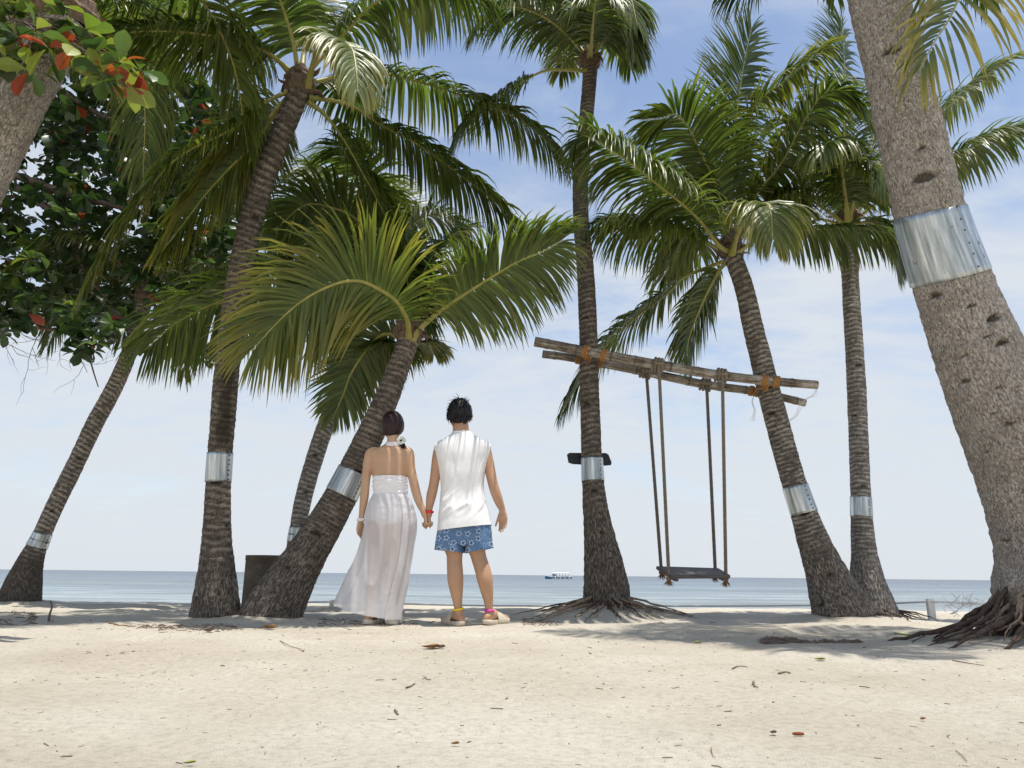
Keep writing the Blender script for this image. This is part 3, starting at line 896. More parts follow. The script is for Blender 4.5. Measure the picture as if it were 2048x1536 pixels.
# ---- H: thin palm behind B ----------------------------------------------------------------
H_, ch, rh = palm('thin grey palm with metal band standing behind the leaning palm, beside the concrete bin',
          [(578, 1222, 7.6, 62), (582, 1180, 7.6, 50), (588, 1120, 7.6, 38), (596, 1060, 7.6, 33), (606, 1000, 7.6, 33), (622, 940, 7.6, 33), (645, 870, 7.6, 34), (668, 810, 7.6, 34), (692, 740, 7.6, 33),
           (728, 620, 7.6, 32), (755, 540, 7.6, 32), (765, 505, 7.6, 34)], m_bark_pale, band=(1054, 1085), ring=0.045,
          notches=[(-0.1, 912, 0.025, 0.02), (0.1, 985, 0.028, 0.02), (-0.2, 760, 0.02, 0.015), (0.2, 840, 0.02, 0.015)])
frs_H = [
    ([(765, 500, 7.6), (715, 440, 7.4), (662, 415, 7.2), (610, 410, 7.0), (560, 450, 6.9)], dict(L=0.75, g=0.4, face=0.8, vee=0.0)),
    ([(765, 500, 7.6), (700, 485, 7.4), (640, 520, 7.2), (600, 580, 7.1), (570, 660, 7.0)], dict(L=0.75, g=0.6)),
    ([(765, 500, 7.6), (748, 420, 7.5), (735, 350, 7.3), (700, 300, 7.1), (650, 290, 7.0)], dict(L=0.75, g=0.5)),
    ([(768, 498, 7.6), (775, 440, 7.8), (780, 395, 8.0), (783, 360, 8.2)], dict(L=0.5, g=0.1, tone=0.4, vee=0.1)),
    ([(768, 500, 7.6), (820, 450, 7.6), (870, 430, 7.6), (920, 455, 7.6), (950, 520, 7.6)], dict(L=0.7, g=0.6)),
    ([(763, 503, 7.6), (680, 515, 7.45), (580, 550, 7.3), (480, 587, 7.2), (400, 620, 7.1), (340, 655, 7.1), (290, 700, 7.1)], dict(L=0.80, g=0.5, face=0.6, n=105, pet=0.3, vee=0.0)),
    ([(765, 505, 7.6), (735, 560, 7.4), (705, 640, 7.3), (695, 710, 7.3)], dict(L=0.6, g=0.5)),
    ([(770, 505, 7.6), (800, 530, 7.8), (830, 590, 8.0), (845, 650, 8.1)], dict(L=0.6, g=0.5)),
    ([(763, 500, 7.6), (690, 440, 7.9), (620, 420, 8.2), (560, 470, 8.4)], dict(L=0.75, g=0.6)),
    ([(763, 500, 7.6), (700, 400, 7.9), (640, 340, 8.1), (590, 350, 8.2)], dict(L=0.75, g=0.6)),
    ([(763, 505, 7.6), (690, 520, 7.9), (630, 580, 8.1), (600, 650, 8.2)], dict(L=0.7, g=0.6)),
]
for i, (q, kw) in enumerate(frs_H): frond(H_, q, seed=200 + i, **kw)
crown_base(H_, ch, rh, 3, 6)

# ---- C: centre palm carrying the left end of the poles -----------------------------------------
C_, cc, rc = palm('straight centre palm with spreading roots that holds up the left end of the bamboo poles',
          [(1214, 1236, 7.0, 108), (1214, 1210, 7.0, 97), (1212, 1170, 7.0, 90), (1206, 1120, 7.0, 76), (1197, 1060, 7.0, 58), (1189, 1000, 7.0, 47), (1185, 940, 7.0, 42),
           (1181, 850, 7.0, 39), (1178, 750, 7.0, 37), (1177, 680, 7.0, 36), (1174, 600, 7.0, 35), (1169, 520, 7.0, 33), (1162, 440, 7.0, 31), (1161, 360, 7.0, 30), (1167, 290, 7.0, 29), (1175, 210, 7.0, 28), (1181, 130, 7.0, 28)],
          m_bark_dark, band=(917, 962), ring=0.045,
          notches=[(0.1, 985, 0.04, 0.02), (0.2, 1068, 0.03, 0.02), (-0.4, 812, 0.045, 0.03), (-0.3, 640, 0.04, 0.03), (-0.1, 575, 0.022, 0.015)])
frs_C = [
    ([(1172, 142, 6.95), (1150, 140, 6.9), (1099, 140, 6.8), (1065, 152, 6.7), (1014, 181, 6.6), (976, 205, 6.55), (930, 245, 6.5), (900, 300, 6.5)], dict(L=0.52, g=0.9, n=70, pet=0.36)),
    ([(1178, 120, 6.95), (1168, 80, 6.9), (1156, 48, 6.8), (1142, 0, 6.6), (1118, -60, 6.4), (1080, -90, 6.2)], dict(L=0.62, g=0.4)),
    ([(1175, 118, 7.0), (1140, 75, 6.8), (1095, 38, 6.6), (1040, 15, 6.4), (985, 20, 6.3), (950, 60, 6.2)], dict(L=0.60, g=0.7)),
    ([(1184, 118, 7.0), (1193, 85, 6.9), (1210, 55, 6.8), (1238, 10, 6.7), (1260, -5, 6.6), (1275, 50, 6.5)], dict(L=0.52, g=0.7)),
    ([(1184, 122, 7.05), (1205, 80, 7.3), (1232, 78, 7.6), (1255, 110, 7.8), (1262, 140, 7.9)], dict(L=0.45, g=0.5, tone=0.25)),
    ([(1182, 115, 7.0), (1192, 30, 7.1), (1215, -50, 7.2), (1250, -80, 7.2)], dict(L=0.62, g=0.5)),
    ([(1174, 115, 7.05), (1120, 40, 7.2), (1040, -20, 7.2), (960, -30, 7.2), (900, 0, 7.2)], dict(L=0.66, g=0.8)),
    ([(1174, 125, 7.1), (1150, 105, 7.4), (1130, 120, 7.7), (1118, 150, 7.9)], dict(L=0.4, g=0.5, yel=0.3)),
    ([(1180, 115, 6.9), (1185, 60, 6.5), (1190, 10, 6.1), (1200, -20, 5.7)], dict(L=0.55, g=0.7)),
    ([(1184, 115, 6.95), (1215, 70, 6.8), (1245, 40, 6.7), (1262, 60, 6.6), (1268, 110, 6.6)], dict(L=0.5, g=0.6)),
]
for i, (q, kw) in enumerate(frs_C): frond(C_, q, seed=300 + i, **kw)
crown_base(C_, cc, rc, 4, 8)

# ---- D: right-hand swing palm ---------------------------------------------------------------
D_, cd, rd = palm('palm leaning left that carries the right end of the bamboo poles',
          [(1690, 1252, 6.8, 130), (1684, 1225, 6.8, 118), (1668, 1185, 6.8, 98), (1648, 1135, 6.8, 76), (1625, 1075, 6.8, 60), (1606, 1020, 6.8, 50), (1588, 965, 6.8, 47), (1572, 910, 6.8, 46),
           (1553, 840, 6.8, 45), (1535, 770, 6.8, 43), (1520, 710, 6.8, 41), (1505, 650, 6.8, 39), (1492, 590, 6.8, 37), (1478, 545, 6.8, 36), (1463, 505, 6.8, 36)],
          m_bark_mid, band=(972, 1026), ring=0.048, notches=[(0.1, 1028, 0.05, 0.025), (-0.3, 830, 0.04, 0.02), (0.1, 1148, 0.025, 0.02), (-0.6, 1195, 0.03, 0.02)])
frs_D = [
    ([(1460, 505, 6.75), (1436, 489, 6.6), (1399, 441, 6.4), (1358, 403, 6.25), (1306, 362, 6.1), (1272, 335, 6.0), (1238, 311, 5.95), (1208, 292, 5.9), (1180, 275, 5.9), (1160, 272, 5.9), (1148, 300, 5.9)], dict(L=0.66, g=0.65, n=105, pet=0.15)),
    ([(1455, 510, 6.8), (1430, 493, 6.8), (1392, 475, 6.8), (1330, 456, 6.8), (1270, 446, 6.8), (1222, 440, 6.8), (1185, 446, 6.8)], dict(L=0.66, g=0.85, n=90, pet=0.18)),
    ([(1456, 495, 6.8), (1443, 410, 6.75), (1426, 359, 6.7), (1399, 301, 6.6), (1375, 253, 6.5), (1351, 229, 6.4), (1323, 236, 6.35), (1285, 240, 6.3)], dict(L=0.68, g=0.35, face=0.55, n=95, vee=0.1)),
    ([(1461, 495, 6.8), (1462, 400, 6.8), (1466, 300, 6.8), (1478, 190, 6.8), (1492, 105, 6.8), (1503, 55, 6.8)], dict(L=0.70, g=0.16, face=0.95, n=95, vee=0.1)),
    ([(1468, 495, 6.8), (1474, 400, 6.8), (1484, 310, 6.75), (1500, 232, 6.7), (1520, 200, 6.65), (1556, 171, 6.6), (1604, 133, 6.6), (1658, 92, 6.6)], dict(L=0.52, g=0.4, n=80, yel=0.45, pet=0.3)),
    ([(1464, 510, 6.7), (1478, 460, 6.4), (1505, 415, 6.1), (1533, 407, 5.9), (1542, 428, 5.75), (1545, 478, 5.65)], dict(L=0.54, g=0.8, n=80, pet=0.3, yel=0.4, tone=0.3)),
    ([(1470, 495, 6.8), (1488, 440, 6.75), (1515, 386, 6.65), (1563, 325, 6.5), (1600, 256, 6.35), (1632, 205, 6.2), (1660, 180, 6.1), (1698, 188, 6.05), (1735, 235, 6.0)], dict(L=0.66, g=0.6, n=100, pet=0.2, yel=0.2)),
    ([(1455, 520, 6.85), (1422, 532, 6.95), (1364, 556, 7.1), (1340, 582, 7.2), (1289, 621, 7.3), (1241, 662, 7.35), (1197, 708, 7.4), (1152, 775, 7.4), (1125, 823, 7.4)], dict(L=0.56, g=0.6, n=95, pet=0.22)),
    ([(1457, 520, 6.85), (1436, 545, 6.9), (1409, 597, 6.95), (1385, 655, 7.0), (1375, 690, 7.0), (1376, 722, 7.0)], dict(L=0.52, g=0.45, face=0.4, n=75, pet=0.12)),
    ([(1460, 505, 6.85), (1410, 490, 7.2), (1355, 512, 7.5), (1318, 565, 7.7)], dict(L=0.55, g=0.6, tone=0.3)),
    ([(1470, 508, 6.75), (1530, 472, 6.6), (1601, 460, 6.5), (1690, 457, 6.4), (1758, 461, 6.35), (1812, 482, 6.3)], dict(L=0.52, g=0.95, n=85, pet=0.25)),
    ([(1455, 500, 6.8), (1430, 430, 7.0), (1395, 370, 7.2), (1340, 350, 7.3), (1300, 390, 7.3)], dict(L=0.6, g=0.5)),
    ([(1468, 500, 6.85), (1510, 440, 7.1), (1560, 400, 7.3), (1610, 420, 7.4)], dict(L=0.55, g=0.6)),
]
for i, (q, kw) in enumerate(frs_D): frond(D_, q, seed=400 + i, **kw)
crown_base(D_, cd, rd, 5, 9)

# ---- E: upright palm behind D ---------------------------------------------------------------
E_, ce, re_ = palm('slim upright palm sharing its base with the left-leaning palm beside the swing',
          [(1745, 1240, 7.05, 108), (1742, 1215, 7.05, 96), (1735, 1165, 7.05, 70), (1729, 1110, 7.05, 50), (1724, 1050, 7.05, 41), (1721, 980, 7.05, 37), (1718, 900, 7.05, 36),
           (1714, 800, 7.05, 36), (1709, 700, 7.05, 34), (1703, 600, 7.05, 32), (1699, 520, 7.05, 31), (1697, 445, 7.05, 32)],
          m_bark_pale, band=(996, 1033), ring=0.045, notches=[(0.35, 735, 0.035, 0.03), (-0.4, 835, 0.03, 0.02), (0.4, 975, 0.035, 0.025), (-0.3, 912, 0.02, 0.015), (0.3, 908, 0.02, 0.015), (0.3, 1140, 0.02, 0.01)])
frs_E = [
    ([(1696, 440, 7.05), (1692, 350, 7.05), (1688, 250, 7.05), (1690, 160, 7.05), (1684, 60, 7.05), (1680, 35, 7.05)], dict(L=0.66, g=0.2, face=0.9, n=85)),
    ([(1692, 440, 7.1), (1660, 340, 7.2), (1620, 270, 7.3), (1575, 240, 7.3), (1535, 250, 7.3)], dict(L=0.6, g=0.6)),
    ([(1690, 450, 7.0), (1652, 420, 6.95), (1610, 397, 6.9), (1560, 395, 6.9), (1510, 420, 6.9)], dict(L=0.55, g=0.7, pet=0.4)),
    ([(1690, 452, 7.05), (1650, 440, 7.1), (1605, 432, 7.2), (1555, 440, 7.2)], dict(L=0.5, g=0.7, pet=0.5)),
    ([(1703, 440, 7.05), (1750, 380, 6.95), (1810, 300, 6.8), (1867, 236, 6.7), (1929, 188, 6.65), (1980, 145, 6.6), (2016, 122, 6.6)], dict(L=0.52, g=0.5, n=80, pet=0.3, yel=0.2)),
    ([(1704, 445, 7.0), (1790, 380, 6.8), (1891, 328, 6.6), (1946, 294, 6.5), (1997, 270, 6.4), (2060, 252, 6.3)], dict(L=0.56, g=0.6, n=85, pet=0.3)),
    ([(1704, 450, 7.0), (1745, 445, 6.95), (1780, 475, 6.9), (1800, 530, 6.9)], dict(L=0.5, g=0.6)),
    ([(1700, 440, 7.05), (1728, 350, 7.1), (1752, 250, 7.2), (1765, 150, 7.2), (1790, 90, 7.2)], dict(L=0.6, g=0.5)),
    ([(1696, 445, 6.95), (1690, 390, 6.7), (1682, 330, 6.4), (1672, 290, 6.15), (1655, 285, 5.95), (1640, 310, 5.85)], dict(L=0.55, g=0.75, yel=0.2)),
    ([(1700, 445, 7.1), (1720, 390, 7.4), (1760, 360, 7.7), (1800, 390, 7.9)], dict(L=0.6, g=0.6)),
    ([(1698, 445, 6.95), (1712, 380, 6.7), (1735, 330, 6.5), (1760, 330, 6.35), (1775, 370, 6.3)], dict(L=0.55, g=0.7)),
    ([(1695, 440, 7.1), (1670, 360, 7.4), (1640, 310, 7.6), (1600, 320, 7.7)], dict(L=0.55, g=0.6)),
]
for i, (q, kw) in enumerate(frs_E): frond(E_, q, seed=500 + i, **kw)
crown_base(E_, ce, re_, 6, 8)

# ---- F: big near palm on the right -------------------------------------------------------------
F_, cf, rf = palm('massive near palm with wide metal band leaning in at the right edge',
          [(2098, 1240, 4.65, 170), (2102, 1205, 4.65, 204), (2105, 1172, 4.65, 208), (2104, 1130, 4.65, 200), (2094, 1060, 4.65, 200), (2072, 980, 4.63, 195), (2036, 890, 4.6, 186), (1996, 800, 4.57, 174), (1957, 705, 4.53, 161),
           (1908, 580, 4.47, 141), (1862, 440, 4.4, 127), (1828, 300, 4.33, 121), (1793, 150, 4.27, 112), (1756, 0, 4.2, 105), (1725, -150, 4.15, 102), (1700, -290, 4.1, 102)],
          m_bark_near, band=(425, 555, 0.035), ring=0.085, ka=72, ramp_ring=0.55, bandk=1.03,
          notches=[(0.05, 125, 0.06, 0.03), (0.1, 375, 0.075, 0.03), (0.25, 318, 0.028, 0.02), (-0.5, 585, 0.045, 0.025), (0.25, 620, 0.028, 0.025), (0.62, 655, 0.055, 0.03), (0.55, 700, 0.045, 0.03), (0.3, 680, 0.02, 0.02),
                   (-0.5, 745, 0.03, 0.02), (0.1, 770, 0.018, 0.02), (0.0, 840, 0.026, 0.02), (-0.2, 815, 0.018, 0.015), (0.35, 920, 0.085, 0.045), (-0.1, 1040, 0.05, 0.03), (-0.75, 1085, 0.03, 0.02), (-0.3, 700, 0.018, 0.015), (-0.6, 880, 0.015, 0.012)])
frond(F_, [(1700, -290, 4.1), (1830, -360, 3.95), (1935, -230, 3.8), (1940, -80, 3.7), (1905, 25, 3.62), (1868, 85, 3.6), (1838, 142, 3.6)], L=0.72, g=0.50, n=58, yel=0.95, w=0.036, seed=601, pet=0.15, ragged=0.15)
frond(F_, [(1700, -290, 4.1), (1620, -230, 4.2), (1545, -110, 4.3), (1500, -45, 4.35), (1440, -5, 4.4)], L=0.42, g=0.7, n=80, seed=602)
hidden_fronds(F_, cf, [(10, 1.2, 2.0), (35, 1.7, 2.0), (-15, 1.6, 1.7), (70, 2.6, 1.5), (160, 2.8, 1.3), (100, 3.0, 1.3), (-60, 2.6, 1.2)], seed=13, L=0.6, g=0.6)  # unseen fronds, added for the shadow of the crown and for side views
crown_base(F_, cf, rf, 7, 6)

# ---- G: leftmost far palm --------------------------------------------------------------------
G_, cg, rg_ = palm('slender palm at the far left with black-stained base, leaning right towards the leafy tree',
          [(36, 1228, 8.1, 92), (38, 1205, 8.1, 82), (48, 1165, 8.1, 66), (64, 1115, 8.1, 45), (82, 1075, 8.1, 34), (108, 1015, 8.1, 32), (150, 930, 8.1, 32), (188, 850, 8.1, 32), (226, 780, 8.1, 31), (255, 715, 8.1, 29), (276, 650, 8.1, 28), (290, 600, 8.1, 28)],
          m_bark_mid, band=(1067, 1092), ring=0.048, stains=[(0.0, 1090, 1260, 4.0, 0.72)], notches=[(0.1, 918, 0.025, 0.02), (0.0, 1022, 0.025, 0.02), (-0.6, 975, 0.02, 0.02)])
hidden_fronds(G_, cg, [(200, 1.3, 1.4), (150, 1.3, 1.9), (100, 1.0, 2.0), (60, 1.4, 1.8), (20, 1.3, 1.4), (125, 1.8, 1.7), (80, 1.9, 1.7)], seed=14, L=0.55, g=0.6)
crown_base(G_, cg, rg_, 8, 5)

# ---- I: palm trunk at the upper left edge ------------------------------------------------------------
I_, ci, ri_ = palm('thick palm trunk leaning in at the upper left edge, its head hidden by broad leaves',
          [(-470, 1330, 4.3, 175), (-440, 1220, 4.3, 150), (-350, 1000, 4.3, 118), (-230, 740, 4.28, 102), (-110, 500, 4.25, 96), (-10, 300, 4.2, 93), (50, 185, 4.2, 90), (95, 105, 4.18, 86), (130, 40, 4.15, 84)],
          m_bark_near, ring=0.05, ramp_ring=0.6, ka=72)
frs_I = [
    ([(125, 60, 4.1), (95, 88, 3.95), (50, 105, 3.85), (0, 135, 3.8), (-50, 190, 3.8)], dict(L=0.34, g=0.7, yel=0.9, n=55, pet=0.08)),
    ([(130, 60, 4.05), (150, 92, 3.95), (185, 112, 3.9), (225, 150, 3.9)], dict(L=0.32, g=0.8, yel=0.85, n=50, pet=0.08)),
]
for i, (q, kw) in enumerate(frs_I): frond(I_, q, seed=700 + i, **kw)
hidden_fronds(I_, ci, [(150, 1.2, 2.0), (200, 1.1, 2.0), (250, 1.3, 1.8), (100, 1.4, 1.8), (60, 1.7, 1.5)], seed=15, L=0.6, g=0.6)
crown_base(I_, ci, ri_, 9, 5)

# ---- roots -----------------------------------------------------------------------------------
m_root = noisy('palm_root', (0.16, 0.115, 0.08), (0.40, 0.30, 0.21), 40, 0.9, 0.6)
m_rootd = noisy('palm_root_dark', (0.035, 0.025, 0.02), (0.13, 0.09, 0.065), 40, 0.95, 0.6)


def root_strand(palm_root, p0, p1, r0, sag=0.0, mat=None, seed=0, kink=0.03, end=0.0):
    rg = np.random.default_rng(seed)
    n = 14
    p0 = np.asarray(p0, float); p1 = np.asarray(p1, float)
    t = np.linspace(0, 1, n)[:, None]
    q = p0 * (1 - t) + p1 * t
    q[:, 2] += sag * np.sin(np.pi * t[:, 0])
    nz = np.cumsum(rg.normal(0, 1, (n, 3)), 0); nz -= np.linspace(0, 1, n)[:, None] * nz[-1]
    q[:, :2] += nz[:, :2] * kink * 0.35
    q[:, 2] += nz[:, 2] * kink * 0.12
    gz = ground_z(q[:, 0], q[:, 1])
    q[:, 2] = np.maximum(q[:, 2], gz - r0 * 0.2 * (1 - t[:, 0]))
    q[-2:, 2] = gz[-2:] - end
    rad = r0 * np.interp(t[:, 0], [0, 0.3, 1], [1, 0.85, 0.22])
    v, f = tube(q, rad, 7)
    return mesh_obj('root', v, f, mat or m_root, palm_root, True)


rg = np.random.default_rng(5)
# centre palm: thin roots fanning over a little mound
cx, cy = P(1214, 1225, 7.0)[:2]
for i in range(46):
    a = rg.uniform(0, 2 * np.pi)
    if i < 30: a = rg.uniform(-np.pi, 0.0)
    r_in = 0.20; ln = rg.uniform(0.15, 0.60) if i > 10 else rg.uniform(0.5, 0.85)
    h = np.array([math.cos(a), math.sin(a), 0])
    s0 = np.array([cx, cy, 0.13 + rg.uniform(0.0, 0.06)]) + h * r_in
    e0 = np.array([cx, cy, 0]) + h * (r_in + ln)
    e0[2] = ground_z(e0[0], e0[1])
    root_strand(C_, s0, e0, rg.uniform(0.007, 0.016), 0.0, m_root if i % 3 else m_rootd, 900 + i)
# big near palm: a skirt of thick roots leaving the bole above the sand
bx, by = P(2100, 1200, 4.65)[:2]
for i in range(125):
    a = rg.uniform(-np.pi * 1.08, np.pi * 0.08) if i < 105 else rg.uniform(0, np.pi)
    h = np.array([math.cos(a), math.sin(a), 0])
    zt = rg.uniform(0.15, 0.33)
    ln = rg.uniform(0.0, 0.18) if i % 4 else rg.uniform(0.22, 0.50)
    c0_ = np.array([bx, by, 0])
    s0 = c0_ + h * rg.uniform(0.28, 0.325) + np.array([0, 0, zt])
    e0 = c0_ + h * (0.43 + ln) + np.array([rg.normal(0, 0.05), rg.normal(0, 0.05), 0])
    e0[2] = ground_z(e0[0], e0[1]) - 0.004
    m0 = c0_ + h * (0.385 + 0.15 * ln) + np.array([rg.normal(0, 0.02), rg.normal(0, 0.02), rg.uniform(0.10, 0.18)])
    m1 = (m0 + e0) / 2 + np.array([rg.normal(0, 0.03), rg.normal(0, 0.03), 0.01])
    q = cr([s0, m0, m1, e0], 16)
    q[1:-1] += rg.normal(0, 0.004, (14, 3))
    gz = ground_z(q[:, 0], q[:, 1]); q[:-1, 2] = np.maximum(q[:-1, 2], gz[:-1] + 0.002)
    rr0 = rg.uniform(0.007, 0.015) if i % 4 else rg.uniform(0.015, 0.024)
    v, f = tube(q, rr0 * np.interp(np.linspace(0, 1, 16), [0, 0.4, 1], [1, 0.9, 0.3]), 8)
    mesh_obj('root', v, f, m_root if i % 4 else m_rootd, F_, True)
# right-hand pair
ex, ey = P(1745, 1232, 7.05)[:2]
for i in range(16):
    a = rg.uniform(-np.pi * 0.9, 0.3)
    h = np.array([math.cos(a), math.sin(a), 0])
    s0 = np.array([ex, ey, 0.10]) + h * 0.20
    e0 = np.array([ex, ey, 0]) + h * (0.24 + rg.uniform(0.08, 0.42)); e0[2] = ground_z(e0[0], e0[1])
    root_strand(E_, s0, e0, rg.uniform(0.006, 0.012), 0, m_rootd, 1100 + i)
# dark boles under the near palm (root crown) so the roots leave a solid stump
mb = MB()
rings = []
for t in np.linspace(0, 1, 8):
    a = np.linspace(0, 2 * np.pi, 28, endpoint=False)
    rr = np.interp(t, [0, 0.5, 1], [0.42, 0.33, 0.29]) * (1 + 0.16 * (rg.random(28) - 0.5))
    rings.append(np.stack([bx + rr * np.cos(a), by + rr * np.sin(a), np.full(28, -0.03 + 0.26 * t)], -1))
mb.loft(rings, (False, True)).build('root_crown', m_rootd, F_, False)
# ================================================================== broad-leaved sea almond tree at the left
m_branch = noisy('almond_bark', (0.075, 0.055, 0.045), (0.25, 0.19, 0.15), 30, 0.9, 0.6)
m_twig, *_ = newmat('bare_twig', (0.16, 0.14, 0.13), 0.85)


def leafmat(name, c1, c2, trans=0.3, objrand=False):
    m, n, l, b = newmat(name, c1, 0.38, 0, 0.5)
    if objrand:
        at = nd(n, 'ShaderNodeObjectInfo'); fac = at.outputs['Random']
        r = ramp(n, [(0.0, c1), (1.0, c2)]); l.new(fac, r.inputs[0]); col = r.outputs[0]
    else:
        at = nd(n, 'ShaderNodeAttribute', attribute_name='tint')
        s = nd(n, 'ShaderNodeSeparateColor'); l.new(at.outputs['Color'], s.inputs[0])
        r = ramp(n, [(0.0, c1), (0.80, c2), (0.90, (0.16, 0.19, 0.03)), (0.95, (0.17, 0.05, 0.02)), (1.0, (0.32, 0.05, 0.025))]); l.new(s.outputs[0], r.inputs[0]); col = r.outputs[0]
    l.new(col, b.inputs['Base Color'])
    tr = nd(n, 'ShaderNodeBsdfTranslucent')
    l.new(mixc(n, l, 1.0, col, (1.5, 1.7, 0.9), 'MULTIPLY'), tr.inputs['Color'])
    mx = nd(n, 'ShaderNodeMixShader', i_Fac=trans)
    l.new(b.outputs[0], mx.inputs[1]); l.new(tr.outputs[0], mx.inputs[2])
    l.new(mx.outputs[0], n['Material Output'].inputs[0])
    return m


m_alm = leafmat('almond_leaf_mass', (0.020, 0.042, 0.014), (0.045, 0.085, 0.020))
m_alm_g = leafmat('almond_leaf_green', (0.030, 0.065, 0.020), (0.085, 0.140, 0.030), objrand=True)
m_alm_y = leafmat('almond_leaf_yellow_green', (0.13, 0.20, 0.035), (0.26, 0.28, 0.05), objrand=True)
m_alm_r = leafmat('almond_leaf_red', (0.26, 0.035, 0.022), (0.36, 0.09, 0.03), objrand=True)

# one leaf, unit length along +x, broadest beyond the middle, folded along the midrib and curling down
LX = np.array([0.0, 0.12, 0.35, 0.62, 0.85, 1.0])
LW = np.array([0.015, 0.07, 0.20, 0.30, 0.22, 0.02])
LZ = np.array([0.0, 0.02, 0.03, 0.0, -0.06, -0.12])
leaf_v = []
for x, w, z in zip(LX, LW, LZ):
    leaf_v += [(x, -w, z + 0.22 * w), (x, 0, z), (x, w, z + 0.22 * w)]
leaf_v = np.array(leaf_v)
leaf_f = [(i * 3 + c, i * 3 + c + 3, i * 3 + c + 4, i * 3 + c + 1) for i in range(5) for c in range(2)]

tree_base = P(-640, 1235, 8.3)
tree_base[2] = 0
almond = thing('almond_tree', 'broad-leaved tree with dark foliage and a few red leaves filling the upper left', 'tree', tree_base)
# trunk and limbs
tb = tree_base
fork = np.array([tb[0] + 0.15, tb[1], 2.2])
q = cr([tb - np.array([0, 0, 0.1]), tb + np.array([0.02, 0, 0.8]), tb + np.array([0.10, 0.02, 1.6]), fork, P(-420, 240, 8.3), P(-330, 20, 8.3), P(-300, -200, 8.4)], 40)
rr = np.interp(np.linspace(0, 1, 40), [0, 0.06, 0.3, 0.6, 1], [0.36, 0.26, 0.21, 0.14, 0.05])
v, f = tube(q, rr, 16)
mesh_obj('trunk', v, f, m_branch, almond, True)
limbs = [
    ([fork, P(-300, 420, 8.3), P(-150, 338, 8.2), P(0, 345, 8.1), P(130, 385, 8.1), P(270, 425, 8.1), P(340, 440, 8.1)], 0.10, 0.022),
    ([P(-230, 372, 8.3), P(-60, 365, 8.2), P(30, 378, 8.1), P(120, 440, 8.0), P(165, 470, 8.0), P(215, 500, 8.0), P(250, 545, 8.0)], 0.075, 0.018),
    ([P(150, 462, 8.0), P(158, 520, 7.95), P(175, 555, 7.95), P(215, 600, 7.95), P(235, 635, 7.95)], 0.022, 0.008),
    ([P(215, 500, 8.0), P(245, 540, 8.0), P(300, 530, 8.0), P(345, 545, 8.0), P(420, 515, 8.0), P(470, 525, 8.0)], 0.020, 0.009),
    ([fork, P(-250, 560, 8.5), P(-100, 620, 8.5), P(20, 650, 8.4), P(60, 655, 8.4), P(130, 665, 8.3), P(175, 705, 8.3), P(200, 775, 8.3)], 0.07, 0.006),
    ([P(-330, 20, 8.3), P(-150, 60, 8.5), P(40, 120, 8.6), P(170, 215, 8.6), P(260, 255, 8.6), P(350, 265, 8.6), P(430, 250, 8.6)], 0.07, 0.012),
    ([P(-330, 0, 8.3), P(-100, -60, 8.6), P(100, -90, 8.8), P(300, -60, 9.0)], 0.07, 0.02),
    ([P(-300, -150, 8.4), P(-100, -280, 8.6), P(100, -350, 8.8)], 0.05, 0.02),
    ([P(-300, -100, 8.4), P(-420, -300, 8.3), P(-600, -380, 8.2)], 0.05, 0.02),
    ([fork, P(-700, 300, 8.2), P(-850, 100, 8.0)], 0.09, 0.03),
    # low limb reaching forward: the near spray of leaves at the top left corner
    ([P(-330, 20, 8.3), P(-350, 60, 7.2), P(-250, 70, 6.0), P(-120, 60, 5.0), P(-20, 30, 4.2), P(60, 45, 3.7)], 0.06, 0.010),
]
for pts, r0, r1 in limbs:
    q = cr(pts, 36)
    q += np.cumsum(RNG.normal(0, 0.004, q.shape), 0) * 0.6
    v, f = tube(q, np.interp(np.linspace(0, 1, 36), [0, 1], [r0, r1]), 9)
    mesh_obj('branch', v, f, m_branch, almond, True)

# bare twigs hanging below the foliage
def twig_net(p0, d0, ln, r, depth_, rg, mb):
    n = 7
    pts = [np.asarray(p0, float)]; d = np.asarray(d0, float)
    for i in range(n):
        d = unit(d + rg.normal(0, 0.20, 3) * np.array([1, 0.6, 1]))
        pts.append(pts[-1] + d * ln / n)
    mb.tube(pts, np.linspace(r, r * 0.55, n + 1), 5)
    if depth_ > 0:
        for k in (3, 5, 7):
            if rg.random() < 0.85:
                dd = unit(d + rg.normal(0, 0.75, 3) * np.array([1, 0.5, 0.9]))
                twig_net(pts[k], dd, ln * rg.uniform(0.5, 0.8), r * 0.6, depth_ - 1, rg, mb)


rgt = np.random.default_rng(21)
for (px, py, dpx, dpy, ln) in ((20, 650, 1.0, 0.35, 0.5), (60, 655, 0.7, 0.8, 0.45), (100, 665, 0.9, 0.7, 0.5), (-10, 660, 0.5, 0.9, 0.4), (150, 690, 0.8, 0.7, 0.4)):
    mb = MB()
    twig_net(P(px, py, 8.35), unit(np.array([dpx, 0, -dpy])), ln, 0.0055, 2, rgt, mb)
    mb.build('twig', m_twig, almond, False)


